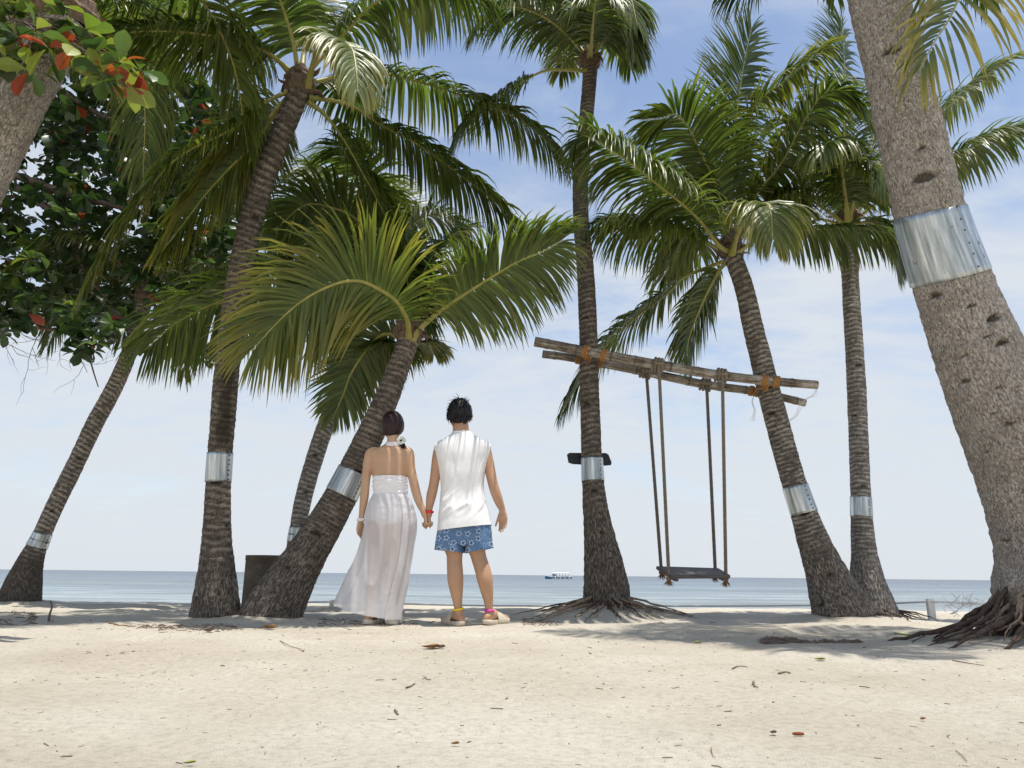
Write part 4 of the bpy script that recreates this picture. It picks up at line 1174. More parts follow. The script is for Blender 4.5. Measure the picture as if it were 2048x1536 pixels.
def rosettes(centres, rg, lo=0.11, hi=0.20):
    """Leaf matrices (n,3,3),(n,3) for whorls of leaves at twig ends."""
    Ms, Ts, Ls = [], [], []
    for c in centres:
        k = rg.integers(5, 9)
        tilt = rg.normal(0, 0.35, 2)
        base = rg.uniform(0, 6.28)
        for j in range(k):
            a = base + 6.283 * j / k + rg.normal(0, 0.25)
            e = rg.normal(-0.15, 0.45)
            x = np.array([math.cos(a) * math.cos(e), math.sin(a) * math.cos(e), math.sin(e) + tilt[0] * math.cos(a) + tilt[1] * math.sin(a)])
            x = x / np.linalg.norm(x)
            y = np.cross([0, 0, 1.0], x); y /= np.linalg.norm(y)
            z = np.cross(x, y)
            ro = rg.normal(0, 0.45)
            y2 = y * math.cos(ro) + z * math.sin(ro); z2 = np.cross(x, y2)
            L = rg.uniform(lo, hi)
            Ms.append(np.stack([x, y2, z2], 1) * L); Ts.append(c + x * 0.015); Ls.append(L)
    return np.array(Ms), np.array(Ts)


# foliage volume: outline in pixels, its unseen top added above the frame for shade, 7.3 to 10 m away
import itertools
rgf = np.random.default_rng(33)
OUT = [(-500, -420), (420, -420), (430, -60), (330, 60), (330, 130), (405, 170), (440, 230), (470, 330), (560, 430), (545, 520), (500, 560), (455, 600), (380, 640), (300, 600), (250, 640), (195, 690), (150, 670), (95, 600), (40, 640), (0, 680), (-120, 690), (-500, 560)]


def inside(x, y, poly):
    c = False; j = len(poly) - 1
    for i in range(len(poly)):
        xi, yi = poly[i]; xj, yj = poly[j]
        if (yi > y) != (yj > y) and x < (xj - xi) * (y - yi) / (yj - yi) + xi: c = not c
        j = i
    return c


cent = []
while len(cent) < 4300:
    x, y = rgf.uniform(-500, 570), rgf.uniform(-420, 700)
    if not inside(x, y, OUT): continue
    # clumps and gaps
    if vnoise(x / 62.0, y / 62.0, 17) < 0.30 and rgf.random() < 0.80: continue
    if y < -60 and rgf.random() < 0.35: continue
    cent.append(P(x, y, rgf.uniform(7.4, 10.8)))
# small outlying sprays
for (x, y, k) in ((400, 715, 2), (440, 690, 3), (420, 185, 5), (440, 210, 6), (415, 240, 6), (385, 175, 5), (160, 690, 4), (145, 660, 4), (60, 640, 4), (110, 640, 4), (20, 620, 5), (560, 500, 4), (575, 470, 4), (300, 690, 3), (350, 700, 3)):
    for _ in range(k): cent.append(P(x + rgf.normal(0, 12), y + rgf.normal(0, 9), rgf.uniform(7.7, 8.3)))
Ms, Ts = rosettes(cent, rgf)
nl = len(Ms)
# the leaves nearest the camera among those in view become single parts
px = []
dcam = np.array([depth(t) for t in Ts])
rel = Ts - CP
sxp = 1024 + FPX * (rel @ CR) / dcam; syp = 768 - FPX * (rel @ CU) / dcam
vis = (sxp > 0) & (sxp < 560) & (syp > 130) & (syp < 700)
score = np.where(vis, dcam, 99)
single = np.argsort(score)[:215]
mask = np.ones(nl, bool); mask[single] = False
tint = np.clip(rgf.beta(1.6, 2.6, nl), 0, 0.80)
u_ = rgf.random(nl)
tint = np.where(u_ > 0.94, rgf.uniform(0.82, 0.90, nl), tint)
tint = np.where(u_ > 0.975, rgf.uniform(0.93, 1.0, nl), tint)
V = np.einsum('nij,kj->nki', Ms[mask], leaf_v) + Ts[mask][:, None, :]
m_ = mask.sum(); kv = len(leaf_v)
F = (np.array(leaf_f)[None] + (np.arange(m_) * kv)[:, None, None]).reshape(-1, 4)
tc_ = np.zeros((m_, kv, 4)); tc_[..., 0] = tint[mask][:, None]; tc_[..., 3] = 1
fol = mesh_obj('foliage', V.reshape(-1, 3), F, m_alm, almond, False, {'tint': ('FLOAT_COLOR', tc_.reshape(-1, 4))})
tag(fol, kind='stuff')


def leaf_mesh(mat):
    me = bpy.data.meshes.new('leaf')
    me.from_pydata(leaf_v.tolist(), [], leaf_f)
    me.materials.append(mat)
    return me


LM = {'g': leaf_mesh(m_alm_g), 'y': leaf_mesh(m_alm_y), 'r': leaf_mesh(m_alm_r)}
ab = np.array(almond.location)


def put_leaf(M, T, kind):
    o = bpy.data.objects.new('leaf', LM[kind])
    mm = Matrix([[float(M[i][j]) for j in range(3)] + [float(T[i] - ab[i])] for i in range(3)] + [[0, 0, 0, 1]])
    link(o, almond)
    o.matrix_local = mm


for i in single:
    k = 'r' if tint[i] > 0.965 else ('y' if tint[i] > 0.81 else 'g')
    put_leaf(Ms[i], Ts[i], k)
# near spray in the top left corner: big leaves, some red, with their own twigs
near_pts = [(10, 30, 3.75), (45, 10, 3.7), (70, 60, 3.6), (30, 75, 3.65), (95, 95, 3.6), (130, 40, 3.7), (150, 95, 3.6), (185, 110, 3.65), (205, 150, 3.7), (240, 125, 3.7), (225, 165, 3.75), (120, 12, 3.7), (60, 140, 3.7), (15, 120, 3.7), (170, 60, 3.8), (-20, 60, 3.7), (250, 170, 3.8), (280, 140, 3.8), (0, 5, 3.7), (90, 30, 3.75), (200, 90, 3.8), (-10, 100, 3.7), (50, 100, 3.75), (130, 130, 3.8)]
nc = [P(*q) for q in near_pts]
M2, T2 = rosettes(nc, np.random.default_rng(44), 0.11, 0.18)
rgn = np.random.default_rng(45)
for M, T in zip(M2, T2):
    u = rgn.random()
    if u < 0.10: continue
    put_leaf(M, T, 'r' if u < 0.19 else ('y' if u < 0.48 else 'g'))
for i, c in enumerate(nc):
    mb = MB()
    s0 = P(20 + i * 3, 40, 3.72)
    q = cr([s0, (s0 + c) / 2 + np.array([0, 0, 0.02]), c], 9)
    mb.tube(q, np.linspace(0.006, 0.003, 9), 6)
    mb.build('twig', m_branch, almond)
# ================================================================== bamboo poles, lashings and swing
m_bamboo, n, l, b = newmat('weathered_bamboo', (0.3, 0.24, 0.17), 0.7, 0, 0.3)
tu = nd(n, 'ShaderNodeAttribute', attribute_name='tuv')
mp = nd(n, 'ShaderNodeMapping'); mp.inputs['Scale'].default_value = (1, 1, 0.07)
l.new(tu.outputs['Vector'], mp.inputs[0])
a = nd(n, 'ShaderNodeTexNoise', i_Scale=60.0, i_Detail=6.0, i_Roughness=0.7); l.new(mp.outputs[0], a.inputs['Vector'])
g = nd(n, 'ShaderNodeTexNoise', i_Scale=5.0, i_Detail=6.0, i_Roughness=0.7); l.new(tu.outputs['Vector'], g.inputs['Vector'])
r = ramp(n, [(0.40, (0.075, 0.058, 0.045)), (0.5, (0.25, 0.205, 0.155)), (0.60, (0.47, 0.43, 0.365))])
sm = nd(n, 'ShaderNodeMath', operation='MULTIPLY_ADD', n_1=0.55, n_2=-0.05); l.new(a.outputs['Fac'], sm.inputs[0])
sm2 = nd(n, 'ShaderNodeMath', operation='MULTIPLY_ADD', n_1=0.55); l.new(g.outputs['Fac'], sm2.inputs[0]); l.new(sm.outputs[0], sm2.inputs[2])
l.new(sm2.outputs[0], r.inputs[0])
ra_ = nd(n, 'ShaderNodeAttribute', attribute_name='ring')
cb_ = mixc(n, l, ra_.outputs['Fac'], r.outputs[0], (0.055, 0.04, 0.03))
l.new(cb_, b.inputs['Base Color'])
bump(n, l, b, a.outputs['Fac'], 0.4, 0.004)
m_dark, *_ = newmat('dark_hollow', (0.03, 0.022, 0.018), 0.95)
m_orange = noisy('orange_rope', (0.30, 0.13, 0.03), (0.55, 0.30, 0.10), 90, 0.85, 0.5)
m_rope_d = noisy('dark_rope', (0.10, 0.085, 0.065), (0.22, 0.19, 0.15), 110, 0.9, 0.5)
m_rope_l = noisy('tan_rope', (0.15, 0.125, 0.09), (0.32, 0.265, 0.19), 110, 0.9, 0.5)
m_fray = noisy('frayed_rope', (0.22, 0.12, 0.05), (0.42, 0.26, 0.13), 90, 0.9, 0.3)
m_plank = noisy('swing_plank', (0.07, 0.060, 0.052), (0.20, 0.175, 0.15), 14, 0.72, 0.4, stretch=(0.5, 6, 6))


def bamboo(label, pts, seed):
    rg = np.random.default_rng(seed)
    Wd = np.array([[*P(x, y, Y), pxm(w, P(x, y, Y)) / 2] for (x, y, Y, w) in pts])
    n = 150; k = 22
    C = cr(Wd, n); p, r = C[:, :3], C[:, 3]
    s = np.concatenate([[0], np.cumsum(np.linalg.norm(np.diff(p, axis=0), axis=1))])
    T, A, B = frames(p)
    a = np.linspace(0, 2 * np.pi, k, endpoint=False)
    ring = np.zeros(n); add = np.zeros(n)
    x = 0.12
    while x < s[-1]:
        add += 0.0045 * np.exp(-((s - x) / 0.010) ** 2)
        ring = np.maximum(ring, 0.85 * np.exp(-((s - x - 0.012) / 0.007) ** 2))
        x += rg.uniform(0.22, 0.34)
    v = p[:, None] + (r + add)[:, None, None] * (np.cos(a)[None, :, None] * A[:, None] + np.sin(a)[None, :, None] * B[:, None])
    vi = [p[0] + T[0] * d + (r[0] * q) * (np.cos(a)[:, None] * A[0] + np.sin(a)[:, None] * B[0]) for d, q in ((0, 0.78), (0.14, 0.74))]
    ve = [p[-1] - T[-1] * d + (r[-1] * q) * (np.cos(a)[:, None] * A[-1] + np.sin(a)[:, None] * B[-1]) for d, q in ((0, 0.78), (0.14, 0.74))]
    allr = [vi[1], vi[0]] + list(v) + [ve[0], ve[1]]
    M = len(allr)
    jj = np.arange(k); idx = np.arange(M - 1)[:, None] * k
    f = np.stack([idx + jj, idx + (jj + 1) % k, idx + k + (jj + 1) % k, idx + k + jj], -1).reshape(-1, 4)
    sx_ = np.concatenate([[0, 0], s, [s[-1], s[-1]]])
    tuv = np.stack([np.cos(a)[None, :] * 0.045 * np.ones((M, 1)), np.sin(a)[None, :] * 0.045 * np.ones((M, 1)), sx_[:, None] * np.ones((1, k))], -1)
    rg_ = np.concatenate([[1, 0.6], ring, [0.6, 1]])[:, None] * np.ones((1, k))
    root = thing('bamboo_pole', label, 'bamboo pole', p[0], 'bamboo poles of the swing')
    o = mesh_obj('pole', np.concatenate(allr), f, m_bamboo, root, True, {'tuv': ('FLOAT_VECTOR', tuv.reshape(-1, 3)), 'ring': ('FLOAT', rg_.ravel())})
    for end, t, rr, dirn in ((p[0], T[0], r[0], 1), (p[-1], T[-1], r[-1], -1)):
        mb = MB(); c = end + t * dirn * 0.139
        mb.tube([c, c + t * dirn * 0.01], rr * 0.74, 18).build('node_wall', m_dark, root)
    return root, p, r


FY0, FY1 = 6.83, 6.62      # front pole passes in front of both trunks, rear pole behind them
RY0, RY1 = 7.18, 6.96
pole_f, pf, rf_ = bamboo('thicker front bamboo pole lashed across two palms, its left end higher',
                         [(1069, 683, FY0 - 0.02, 20), (1130, 695, FY0 - 0.01, 20), (1240, 716, 6.78, 20), (1430, 749, 6.68, 19), (1540, 762, FY1, 18), (1635, 770, FY1 - 0.03, 17)], 1)
pole_r, pr_, rr_ = bamboo('thinner rear bamboo pole running behind two palms below the front pole',
                          [(1085, 708, RY0 + 0.02, 16), (1150, 717, RY0, 16), (1290, 744, 7.1, 17), (1410, 769, 7.04, 17), (1510, 783, RY1, 16), (1611, 806, RY1 - 0.02, 15)], 2)


def helix_wrap(mb, c, axis, r, turns, pitch, rr, k=6, ph=0.0, slant=0.0):
    axis = unit(np.asarray(axis, float))
    A = unit(np.cross(axis, [0, 0, 1.0])); B = np.cross(axis, A)
    n = int(turns * 16)
    t = np.linspace(0, turns * 2 * np.pi, n)
    q = c + axis * ((t / (2 * np.pi) - turns / 2) * pitch)[:, None] + r * (np.cos(t + ph)[:, None] * A + np.sin(t + ph)[:, None] * B) + axis * (slant * np.sin(t + ph))[:, None]
    mb.tube(q, rr, k)


def at_x(p, r, px):
    d = np.array([depth(q) for q in p]); sx = 1024 + FPX * ((p - CP) @ CR) / d
    i = int(np.argmin(np.abs(sx - px)))
    return p[i], unit(p[min(i + 1, len(p) - 1)] - p[max(i - 1, 0)]), r[i]


def lashing(label, px_list_f, px_list_r, trunk_px, trunk_r):
    c0, _, _ = at_x(pf, rf_, px_list_f[0])
    root = thing('rope_lashing', label, 'rope lashing', c0, 'orange lashings on the poles')
    for px in px_list_f:
        c, ax, r = at_x(pf, rf_, px)
        mb = MB(); helix_wrap(mb, c, ax, r + 0.008, 4, 0.014, 0.0068); mb.build('rope_turns', m_orange, root)
    for px in px_list_r:
        c, ax, r = at_x(pr_, rr_, px)
        mb = MB(); helix_wrap(mb, c, ax, r + 0.008, 3, 0.014, 0.0068); mb.build('rope_turns', m_orange, root)
    # crossings round the trunk between the two poles
    mb = MB()
    for k in range(4):
        a_, _, ra1 = at_x(pf, rf_, px_list_f[0] + 3 * k)
        b_, _, rb1 = at_x(pr_, rr_, px_list_r[0] + 3 * k)
        z = np.array([0, 0, 1.0])
        q = cr([a_ + z * (ra1 + 0.008), a_ - z * (ra1 + 0.008) + np.array([0, -0.0, 0]), (a_ + b_) / 2 - z * (0.035 + 0.012 * k), b_ - z * (rb1 + 0.008), b_ + z * (rb1 + 0.008)], 24)
        mb.tube(q, 0.0065, 6)
    mb.build('rope_crossing', m_orange, root)
    return root


lashing('orange rope lashing tying the poles to the centre palm', [1172, 1206], [1158, 1200], 1182, 0.1)
lashing('orange rope lashing tying the poles to the left-leaning palm', [1528, 1552], [1503, 1516], 1535, 0.1)

# ---- swing
seat_c = P(1386, 1143, 6.78)
swing = thing('rope_swing', 'dark wooden swing seat hanging on four thick ropes from the bamboo poles', 'swing', seat_c)
bl, br = P(1312, 1132, 6.92), P(1437, 1136, 6.92)
fl, fr_ = P(1341, 1151, 6.62), P(1461, 1150, 6.62)
u_ax = unit(br - bl); 
d_ax = unit((fl + fr_) / 2 - (bl + br) / 2)
nrm = unit(np.cross(d_ax, u_ax)); nrm = nrm if nrm[2] > 0 else -nrm
th = 0.030
cor = np.array([bl, br, fr_, fl])
# plank: two boards with bevelled edges
import bmesh


def slab(name, c4, th, mat, parent, bev=0.004):
    bm = bmesh.new()
    vs = [bm.verts.new(Vector(list(map(float, q)))) for q in c4] + [bm.verts.new(Vector(list(map(float, q - nrm * th)))) for q in c4]
    for q in ((3, 2, 1, 0), (4, 5, 6, 7), (0, 1, 5, 4), (1, 2, 6, 5), (2, 3, 7, 6), (3, 0, 4, 7)):
        bm.faces.new([vs[i] for i in q])
    bmesh.ops.recalc_face_normals(bm, faces=bm.faces[:])
    bmesh.ops.bevel(bm, geom=bm.edges[:], offset=bev, segments=2, affect='EDGES')
    bm.verts.index_update()
    o = mesh_obj(name, [q.co[:] for q in bm.verts], [[q.index for q in f.verts] for f in bm.faces], mat, parent, False)
    bm.free()
    return o


slab('seat', cor, th, m_plank, swing)
# cross cleats under the seat
for tt in (0.10, 0.90):
    a0 = bl + (br - bl) * tt; a1 = fl + (fr_ - fl) * tt
    w = u_ax * 0.02
    slab('cleat', np.array([a0 - w, a0 + w, a1 + w, a1 - w]) - nrm * (th + 0.001), 0.022, m_plank, swing)


def rope(name, top, bot, r, mat, twist=0.07, sag=0.0):
    L = np.linalg.norm(bot - top)
    n = int(L / 0.008)
    t = np.linspace(0, 1, n)
    base = top[None] * (1 - t)[:, None] + bot[None] * t[:, None]
    ax = unit(bot - top); A = unit(np.cross(ax, [0, 1.0, 0.1])); B = np.cross(ax, A)
    mb = MB()
    for k in range(3):
        ph = 2 * np.pi * (t * L / twist) + k * 2.0944
        q = base + r * 0.56 * (np.cos(ph)[:, None] * A + np.sin(ph)[:, None] * B)
        mb.tube(q, r * 0.54, 6)
    return mb.build(name, mat, swing)


for (pole, rad, px, bx_, by_, Yb, mat) in ((pr_, rr_, 1290, 1323, 1133, 6.90, m_rope_d), (pf, rf_, 1316, 1338, 1145, 6.66, m_rope_l), (pr_, rr_, 1411, 1431, 1137, 6.90, m_rope_d), (pf, rf_, 1443, 1452, 1146, 6.66, m_rope_l)):
    c, ax, r = at_x(pole, rad, px)
    sgn = 1
    top = c + np.array([0.0, -(r + 0.012), -0.01])
    bot = P(bx_, by_, Yb)
    ro = rope('rope', top, bot - nrm * (th + 0.01), 0.0155, mat)
    mb = MB(); helix_wrap(mb, c, ax, r + 0.013, 3.2, 0.030, 0.0145, 7, 0.5); 
    q = cr([c + ax * 0.05 + np.array([0, -(r + 0.012), 0.01]), c + np.array([0, -(r + 0.034), -0.012]), c - ax * 0.05 + np.array([0, -(r + 0.012), 0.0])], 10)
    mb.tube(q, 0.014, 7)
    mb.build('hitch', mat if mat is m_rope_l else m_rope_l, ro)
    # frayed knot under the seat
    mb = MB(); kc = bot - nrm * (th + 0.022)
    mb.tube([kc + np.array([0, 0, 0.016]), kc, kc - np.array([0, 0, 0.02])], [0.016, 0.026, 0.016], 10)
    rgk = np.random.default_rng(int(px))
    for _ in range(34):
        d = unit(np.array([rgk.normal(0, 0.6), rgk.normal(0, 0.5), -1.0]))
        q = [kc - np.array([0, 0, 0.01]), kc + d * 0.03 + np.array([0, 0, -0.01]), kc + d * rgk.uniform(0.045, 0.07) + np.array([0, 0, -0.012])]
        mb.tube(q, [0.004, 0.003, 0.0008], 4)
    mb.build('frayed_end', m_fray, ro)

# frayed plastic strings off the pole ends
m_string, *_ = newmat('plastic_string', (0.62, 0.60, 0.58), 0.6)
for (lab, path) in (('fine frayed string trailing from the right end of the front pole', [(1634, 776, 6.58), (1630, 790, 6.6), (1612, 800, 6.62), (1600, 812, 6.66), (1592, 830, 6.68), (1578, 842, 6.7)]),
                    ('fine frayed string hanging from the lashing at the left-leaning palm', [(1508, 790, 6.95), (1506, 806, 6.93), (1510, 822, 6.92), (1504, 842, 6.92)])):
    mb = MB(); q0 = np.array([P(*q) for q in path])
    rgk = np.random.default_rng(3)
    for _ in range(5):
        q = q0 + rgk.normal(0, 0.008, q0.shape); q[0] = q0[0]
        mb.tube(cr(q, 24), 0.0011, 4)
    o = mb.build('loose_string', m_string, None, False)
    tag(o, lab, 'string')

# ================================================================== black board behind the centre palm
m_black, *_ = newmat('black_board', (0.012, 0.013, 0.018), 0.55)
bp = [(1134, 909), (1139, 905.5), (1212, 906), (1217, 909), (1223.5, 925), (1222, 930), (1210, 931), (1146, 928), (1137, 925), (1135.5, 917)]
front = [P(x, y, 7.125) for x, y in bp]; back = [q + np.array([0, 0.018, 0]) for q in front]
mb = MB(); mb.loft([np.array(front), np.array(back)])
o = mb.build('board', m_black, None, False)
tag(o, 'small black board fixed crosswise behind the centre palm above its metal band', 'board')

# ================================================================== concrete bin
m_conc, n, l, b = newmat('weathered_concrete', (0.13, 0.11, 0.085), 0.92, 0, 0.2)
t = nd(n, 'ShaderNodeTexCoord')
x1 = nd(n, 'ShaderNodeTexNoise', i_Scale=5.0, i_Detail=7.0, i_Roughness=0.7); l.new(t.outputs['Object'], x1.inputs['Vector'])
x2 = nd(n, 'ShaderNodeTexNoise', i_Scale=90.0, i_Detail=4.0, i_Roughness=0.7); l.new(t.outputs['Object'], x2.inputs['Vector'])
r = ramp(n, [(0.3, (0.075, 0.062, 0.048)), (0.55, (0.145, 0.118, 0.088)), (0.75, (0.215, 0.185, 0.145))]); l.new(x1.outputs['Fac'], r.inputs[0])
r2 = ramp(n, [(0.35, (0.7, 0.7, 0.7)), (0.6, (1.1, 1.1, 1.1))]); l.new(x2.outputs['Fac'], r2.inputs[0])
l.new(mixc(n, l, 1.0, r.outputs[0], r2.outputs[0], 'MULTIPLY'), b.inputs['Base Color'])
bump(n, l, b, x2.outputs['Fac'], 0.5, 0.006)
bc = P(528, 1222, 7.25); bc[2] = ground_z(bc[0], bc[1]) - 0.02
topz = P(528, 1111, 7.25)[2]
hgt = topz - bc[2]; br0 = pxm(44, P(528, 1160, 7.25))
prof = [(br0 * 0.985, 0), (br0 * 0.99, 0.02), (br0 * 0.992, hgt - 0.055), (br0 * 0.998, hgt - 0.046), (br0 * 1.015, hgt - 0.042), (br0 * 1.015, hgt - 0.008), (br0 * 1.005, hgt), (br0 * 0.90, hgt), (br0 * 0.885, hgt - 0.01), (br0 * 0.88, 0.06)]
a = np.linspace(0, 2 * np.pi, 56, endpoint=False)
binr = thing('concrete_bin', 'dark concrete cylinder bin standing between the two nearest left palms', 'bin', bc)
MB().loft([np.stack([bc[0] + r_ * np.cos(a), bc[1] + r_ * np.sin(a), np.full(56, bc[2] + z_)], -1) for r_, z_ in prof], (True, True)).build('drum', m_conc, binr, True)
o = binr.children[0]
sm_ = np.ones(len(o.data.polygons), bool); sm_[-2:] = False
o.data.polygons.foreach_set('use_smooth', sm_)

# ================================================================== posts and boundary rope
m_white_wood = noisy('white_post_paint', (0.70, 0.67, 0.60), (0.82, 0.80, 0.75), 24, 0.75, 0.3)
m_white_rope = noisy('white_rope', (0.62, 0.61, 0.58), (0.78, 0.77, 0.74), 80, 0.85, 0.4)


def post(label, px, py0, py1, Y, wpx):
    bot = P(px, py1, Y); top = P(px, py0, Y)
    w = pxm(wpx, bot) / 2
    gz = float(ground_z(bot[0], bot[1]))
    mb = MB(); h = top[2] - gz + 0.03
    mb.box((bot[0], bot[1], gz - 0.03 + h / 2), (w, w * 0.8, h / 2), None, 0.006)
    o = mb.build('post', m_white_wood, None, False)
    tag(o, label, 'post', 'white boundary posts')
    return o


post('short white wooden post carrying the rope between the upright palm and the near palm', 1865, 1198, 1243, 7.0, 13)
post('low white post stub in the sand just left of the woman', 663, 1200, 1221, 7.85, 9)
mb = MB()
rp = [(2250, 1205, 6.9), (2060, 1212, 6.95), (1995, 1210, 6.96), (1930, 1206, 6.98), (1865, 1203.5, 6.97), (1780, 1207, 7.3), (1700, 1210, 7.5), (1600, 1211, 7.7), (1450, 1212, 7.8), (1300, 1212, 7.9), (1120, 1212, 7.95), (900, 1210, 7.95), (663, 1204, 7.84), (500, 1208, 8.0), (380, 1207.5, 8.1), (200, 1206.5, 8.15), (0, 1206, 8.2), (-300, 1204, 8.2)]
q = cr([P(*x) for x in rp], 220)
gz = ground_z(q[:, 0], q[:, 1])
q[:, 2] = np.maximum(q[:, 2], gz + 0.004)
mb.tube(q, 0.0085, 8)
o = mb.build('boundary_rope', m_white_rope)
tag(o, 'thin white rope strung low along the beach in front of the sea', 'rope')
mb = MB(); rgk = np.random.default_rng(9)
for i in range(46):
    x = rgk.uniform(1888, 1992); s0 = P(x, 1208 + rgk.normal(0, 2.0), 6.97)
    d = np.array([rgk.normal(0, 1), rgk.normal(0, 0.3), rgk.normal(0.1, 0.6)])
    s1 = s0 + unit(d) * rgk.uniform(0.03, 0.09)
    s2 = s1 + unit(d + rgk.normal(0, 0.8, 3)) * 0.04
    mb.tube(cr([s0, s1, s2], 8), 0.0022, 4)
for i in range(5):
    s0 = P(1925 + i * 2, 1209, 6.97); s1 = P(1915 - i, 1222, 6.95); s2 = P(1907 - i * 2, 1228, 6.94)
    mb.tube(cr([s0, s1, s2], 8), 0.0022, 4)
o = mb.build('frayed_net', m_white_rope)
tag(o, 'frayed white tangle of netting caught on the boundary rope right of the post', 'net')

# ================================================================== outrigger boat
m_bw, *_ = newmat('boat_white', (0.78, 0.79, 0.80), 0.45)
m_bb, *_ = newmat('boat_blue', (0.06, 0.26, 0.42), 0.45)
m_bd, *_ = newmat('boat_dark_grey', (0.10, 0.12, 0.14), 0.7)  # dark grey of the cabin window
m_bam, *_ = newmat('outrigger_bamboo', (0.45, 0.42, 0.36), 0.7)
BY = 300.0
bo = P(1117, 1153, BY); bo[2] = SEA_Z
boat = thing('outrigger_boat', 'white and blue outrigger boat with canopy far out on the sea', 'boat', bo)
half = pxm(27, bo)


def bpt(x, y, z): return bo + np.array([x, y, z])


st = np.linspace(-1, 1, 17); rings = []
for t in st:
    x = t * half
    wd = 0.75 * (1 - abs(t) ** 3.2) + 0.05
    keel = -0.25 + 0.9 * max(0, abs(t) - 0.6) ** 1.4
    deck = 0.75 + (1.0 * max(0, -t - 0.35) ** 1.5) + 0.55 * max(0, t - 0.55) ** 1.5
    rings.append(np.array([bpt(x, -wd, deck), bpt(x, -wd * 0.9, deck * 0.45), bpt(x, -wd * 0.35, keel), bpt(x, wd * 0.35, keel), bpt(x, wd * 0.9, deck * 0.45), bpt(x, wd, deck)]))
MB().loft(rings).build('hull', m_bb, boat)
mb = MB()
for sg in (-1, 1):
    mb.tube(cr([bpt(t * half, sg * (0.78 * (1 - abs(t) ** 3.2) + 0.06), 0.78 + (1.0 * max(0, -t - 0.35) ** 1.5) + 0.55 * max(0, t - 0.55) ** 1.5) for t in st], 30), 0.10, 6)
mb.build('gunwale', m_bw, boat)
MB().box(bpt(0.1 * half, 0, 0.85), (0.55 * half, 0.55, 0.16)).build('deck', m_bw, boat, False)
MB().box(bpt(-0.32 * half, 0, 1.35), (0.16 * half, 0.62, 0.55)).build('cabin', m_bw, boat, False)
MB().box(bpt(-0.34 * half, -0.64, 1.5), (0.10 * half, 0.02, 0.22)).build('cabin_window', m_bd, boat, False)
rr = []
for t in np.linspace(-1, 1, 9):
    x = (0.16 + 0.60 * t) * half
    rr.append(np.array([bpt(x, -1.05, 2.25), bpt(x, -0.6, 2.45), bpt(x, 0, 2.52), bpt(x, 0.6, 2.45), bpt(x, 1.05, 2.25), bpt(x, 1.03, 2.15), bpt(x, 0, 2.40), bpt(x, -1.03, 2.15)]))
MB().loft(rr).build('canopy', m_bw, boat, False)
for t in np.linspace(-0.35, 0.72, 6):
    for sg in (-1, 1):
        MB().tube([bpt(t * half, sg * 0.7, 0.75), bpt(t * half, sg * 0.85, 2.3)], 0.06, 6).build('canopy_post', m_bw, boat)
MB().tube([bpt(-0.45 * half, 0, 1.8), bpt(-0.47 * half, 0, 3.6)], 0.04, 5).build('mast', m_bw, boat)
for sg in (-1, 1):
    fl_ = cr([bpt(-0.55 * half, sg * 3.0, 0.22), bpt(-0.2 * half, sg * 3.2, 0.06), bpt(0.5 * half, sg * 3.2, 0.05), bpt(0.95 * half, sg * 3.1, 0.18)], 14)
    MB().tube(fl_, 0.10, 7).build('outrigger_float', m_bam, boat)
    for t in (-0.25, 0.1, 0.45, 0.75):
        MB().tube(cr([bpt(t * half, sg * 0.3, 0.95), bpt(t * half, sg * 1.9, 1.0), bpt(t * half, sg * 3.1, 0.12)], 9), 0.06, 6).build('outrigger_arm', m_bw, boat)
# ================================================================== people
YP = float(ground_hit(930, 1254)[1])


def skinmat(name, c1, c2):
    m, n, l, b = newmat(name, c1, 0.5, 0, 0.35)
    t = nd(n, 'ShaderNodeTexCoord')
    x = nd(n, 'ShaderNodeTexNoise', i_Scale=9.0, i_Detail=5.0); l.new(t.outputs['Object'], x.inputs['Vector'])
    r = ramp(n, [(0.3, c1), (0.7, c2)]); l.new(x.outputs['Fac'], r.inputs[0]); l.new(r.outputs[0], b.inputs['Base Color'])
    b.inputs['Subsurface Weight'].default_value = 0.12
    b.inputs['Subsurface Radius'].default_value = (0.012, 0.005, 0.003)
    b.inputs['Subsurface Scale'].default_value = 0.6
    y = nd(n, 'ShaderNodeTexNoise', i_Scale=240.0, i_Detail=3.0); l.new(t.outputs['Object'], y.inputs['Vector'])
    bump(n, l, b, y.outputs['Fac'], 0.12, 0.002)
    return m


m_skin_w = skinmat('skin_light_tan', (0.50, 0.31, 0.19), (0.58, 0.37, 0.235))
m_skin_m = skinmat('skin_tan', (0.44, 0.255, 0.155), (0.52, 0.31, 0.195))


def hairmat(name, c1, c2):
    m, n, l, b = newmat(name, c1, 0.42, 0, 0.28)
    t = nd(n, 'ShaderNodeTexCoord'); mp = nd(n, 'ShaderNodeMapping'); mp.inputs['Scale'].default_value = (1, 1, 0.12)
    l.new(t.outputs['Object'], mp.inputs[0])
    x = nd(n, 'ShaderNodeTexNoise', i_Scale=220.0, i_Detail=3.0); l.new(mp.outputs[0], x.inputs['Vector'])
    r = ramp(n, [(0.3, c1), (0.7, c2)]); l.new(x.outputs['Fac'], r.inputs[0]); l.new(r.outputs[0], b.inputs['Base Color'])
    bump(n, l, b, x.outputs['Fac'], 0.6, 0.004)
    return m


m_hair_m = hairmat('black_hair', (0.006, 0.006, 0.008), (0.016, 0.015, 0.017))
m_hair_w = hairmat('dark_brown_hair', (0.014, 0.007, 0.009), (0.040, 0.020, 0.022))


def W(px, py, dy=0.0): return P(px, py, YP + dy)


SPX = pxm(1, P(930, 1020, YP))


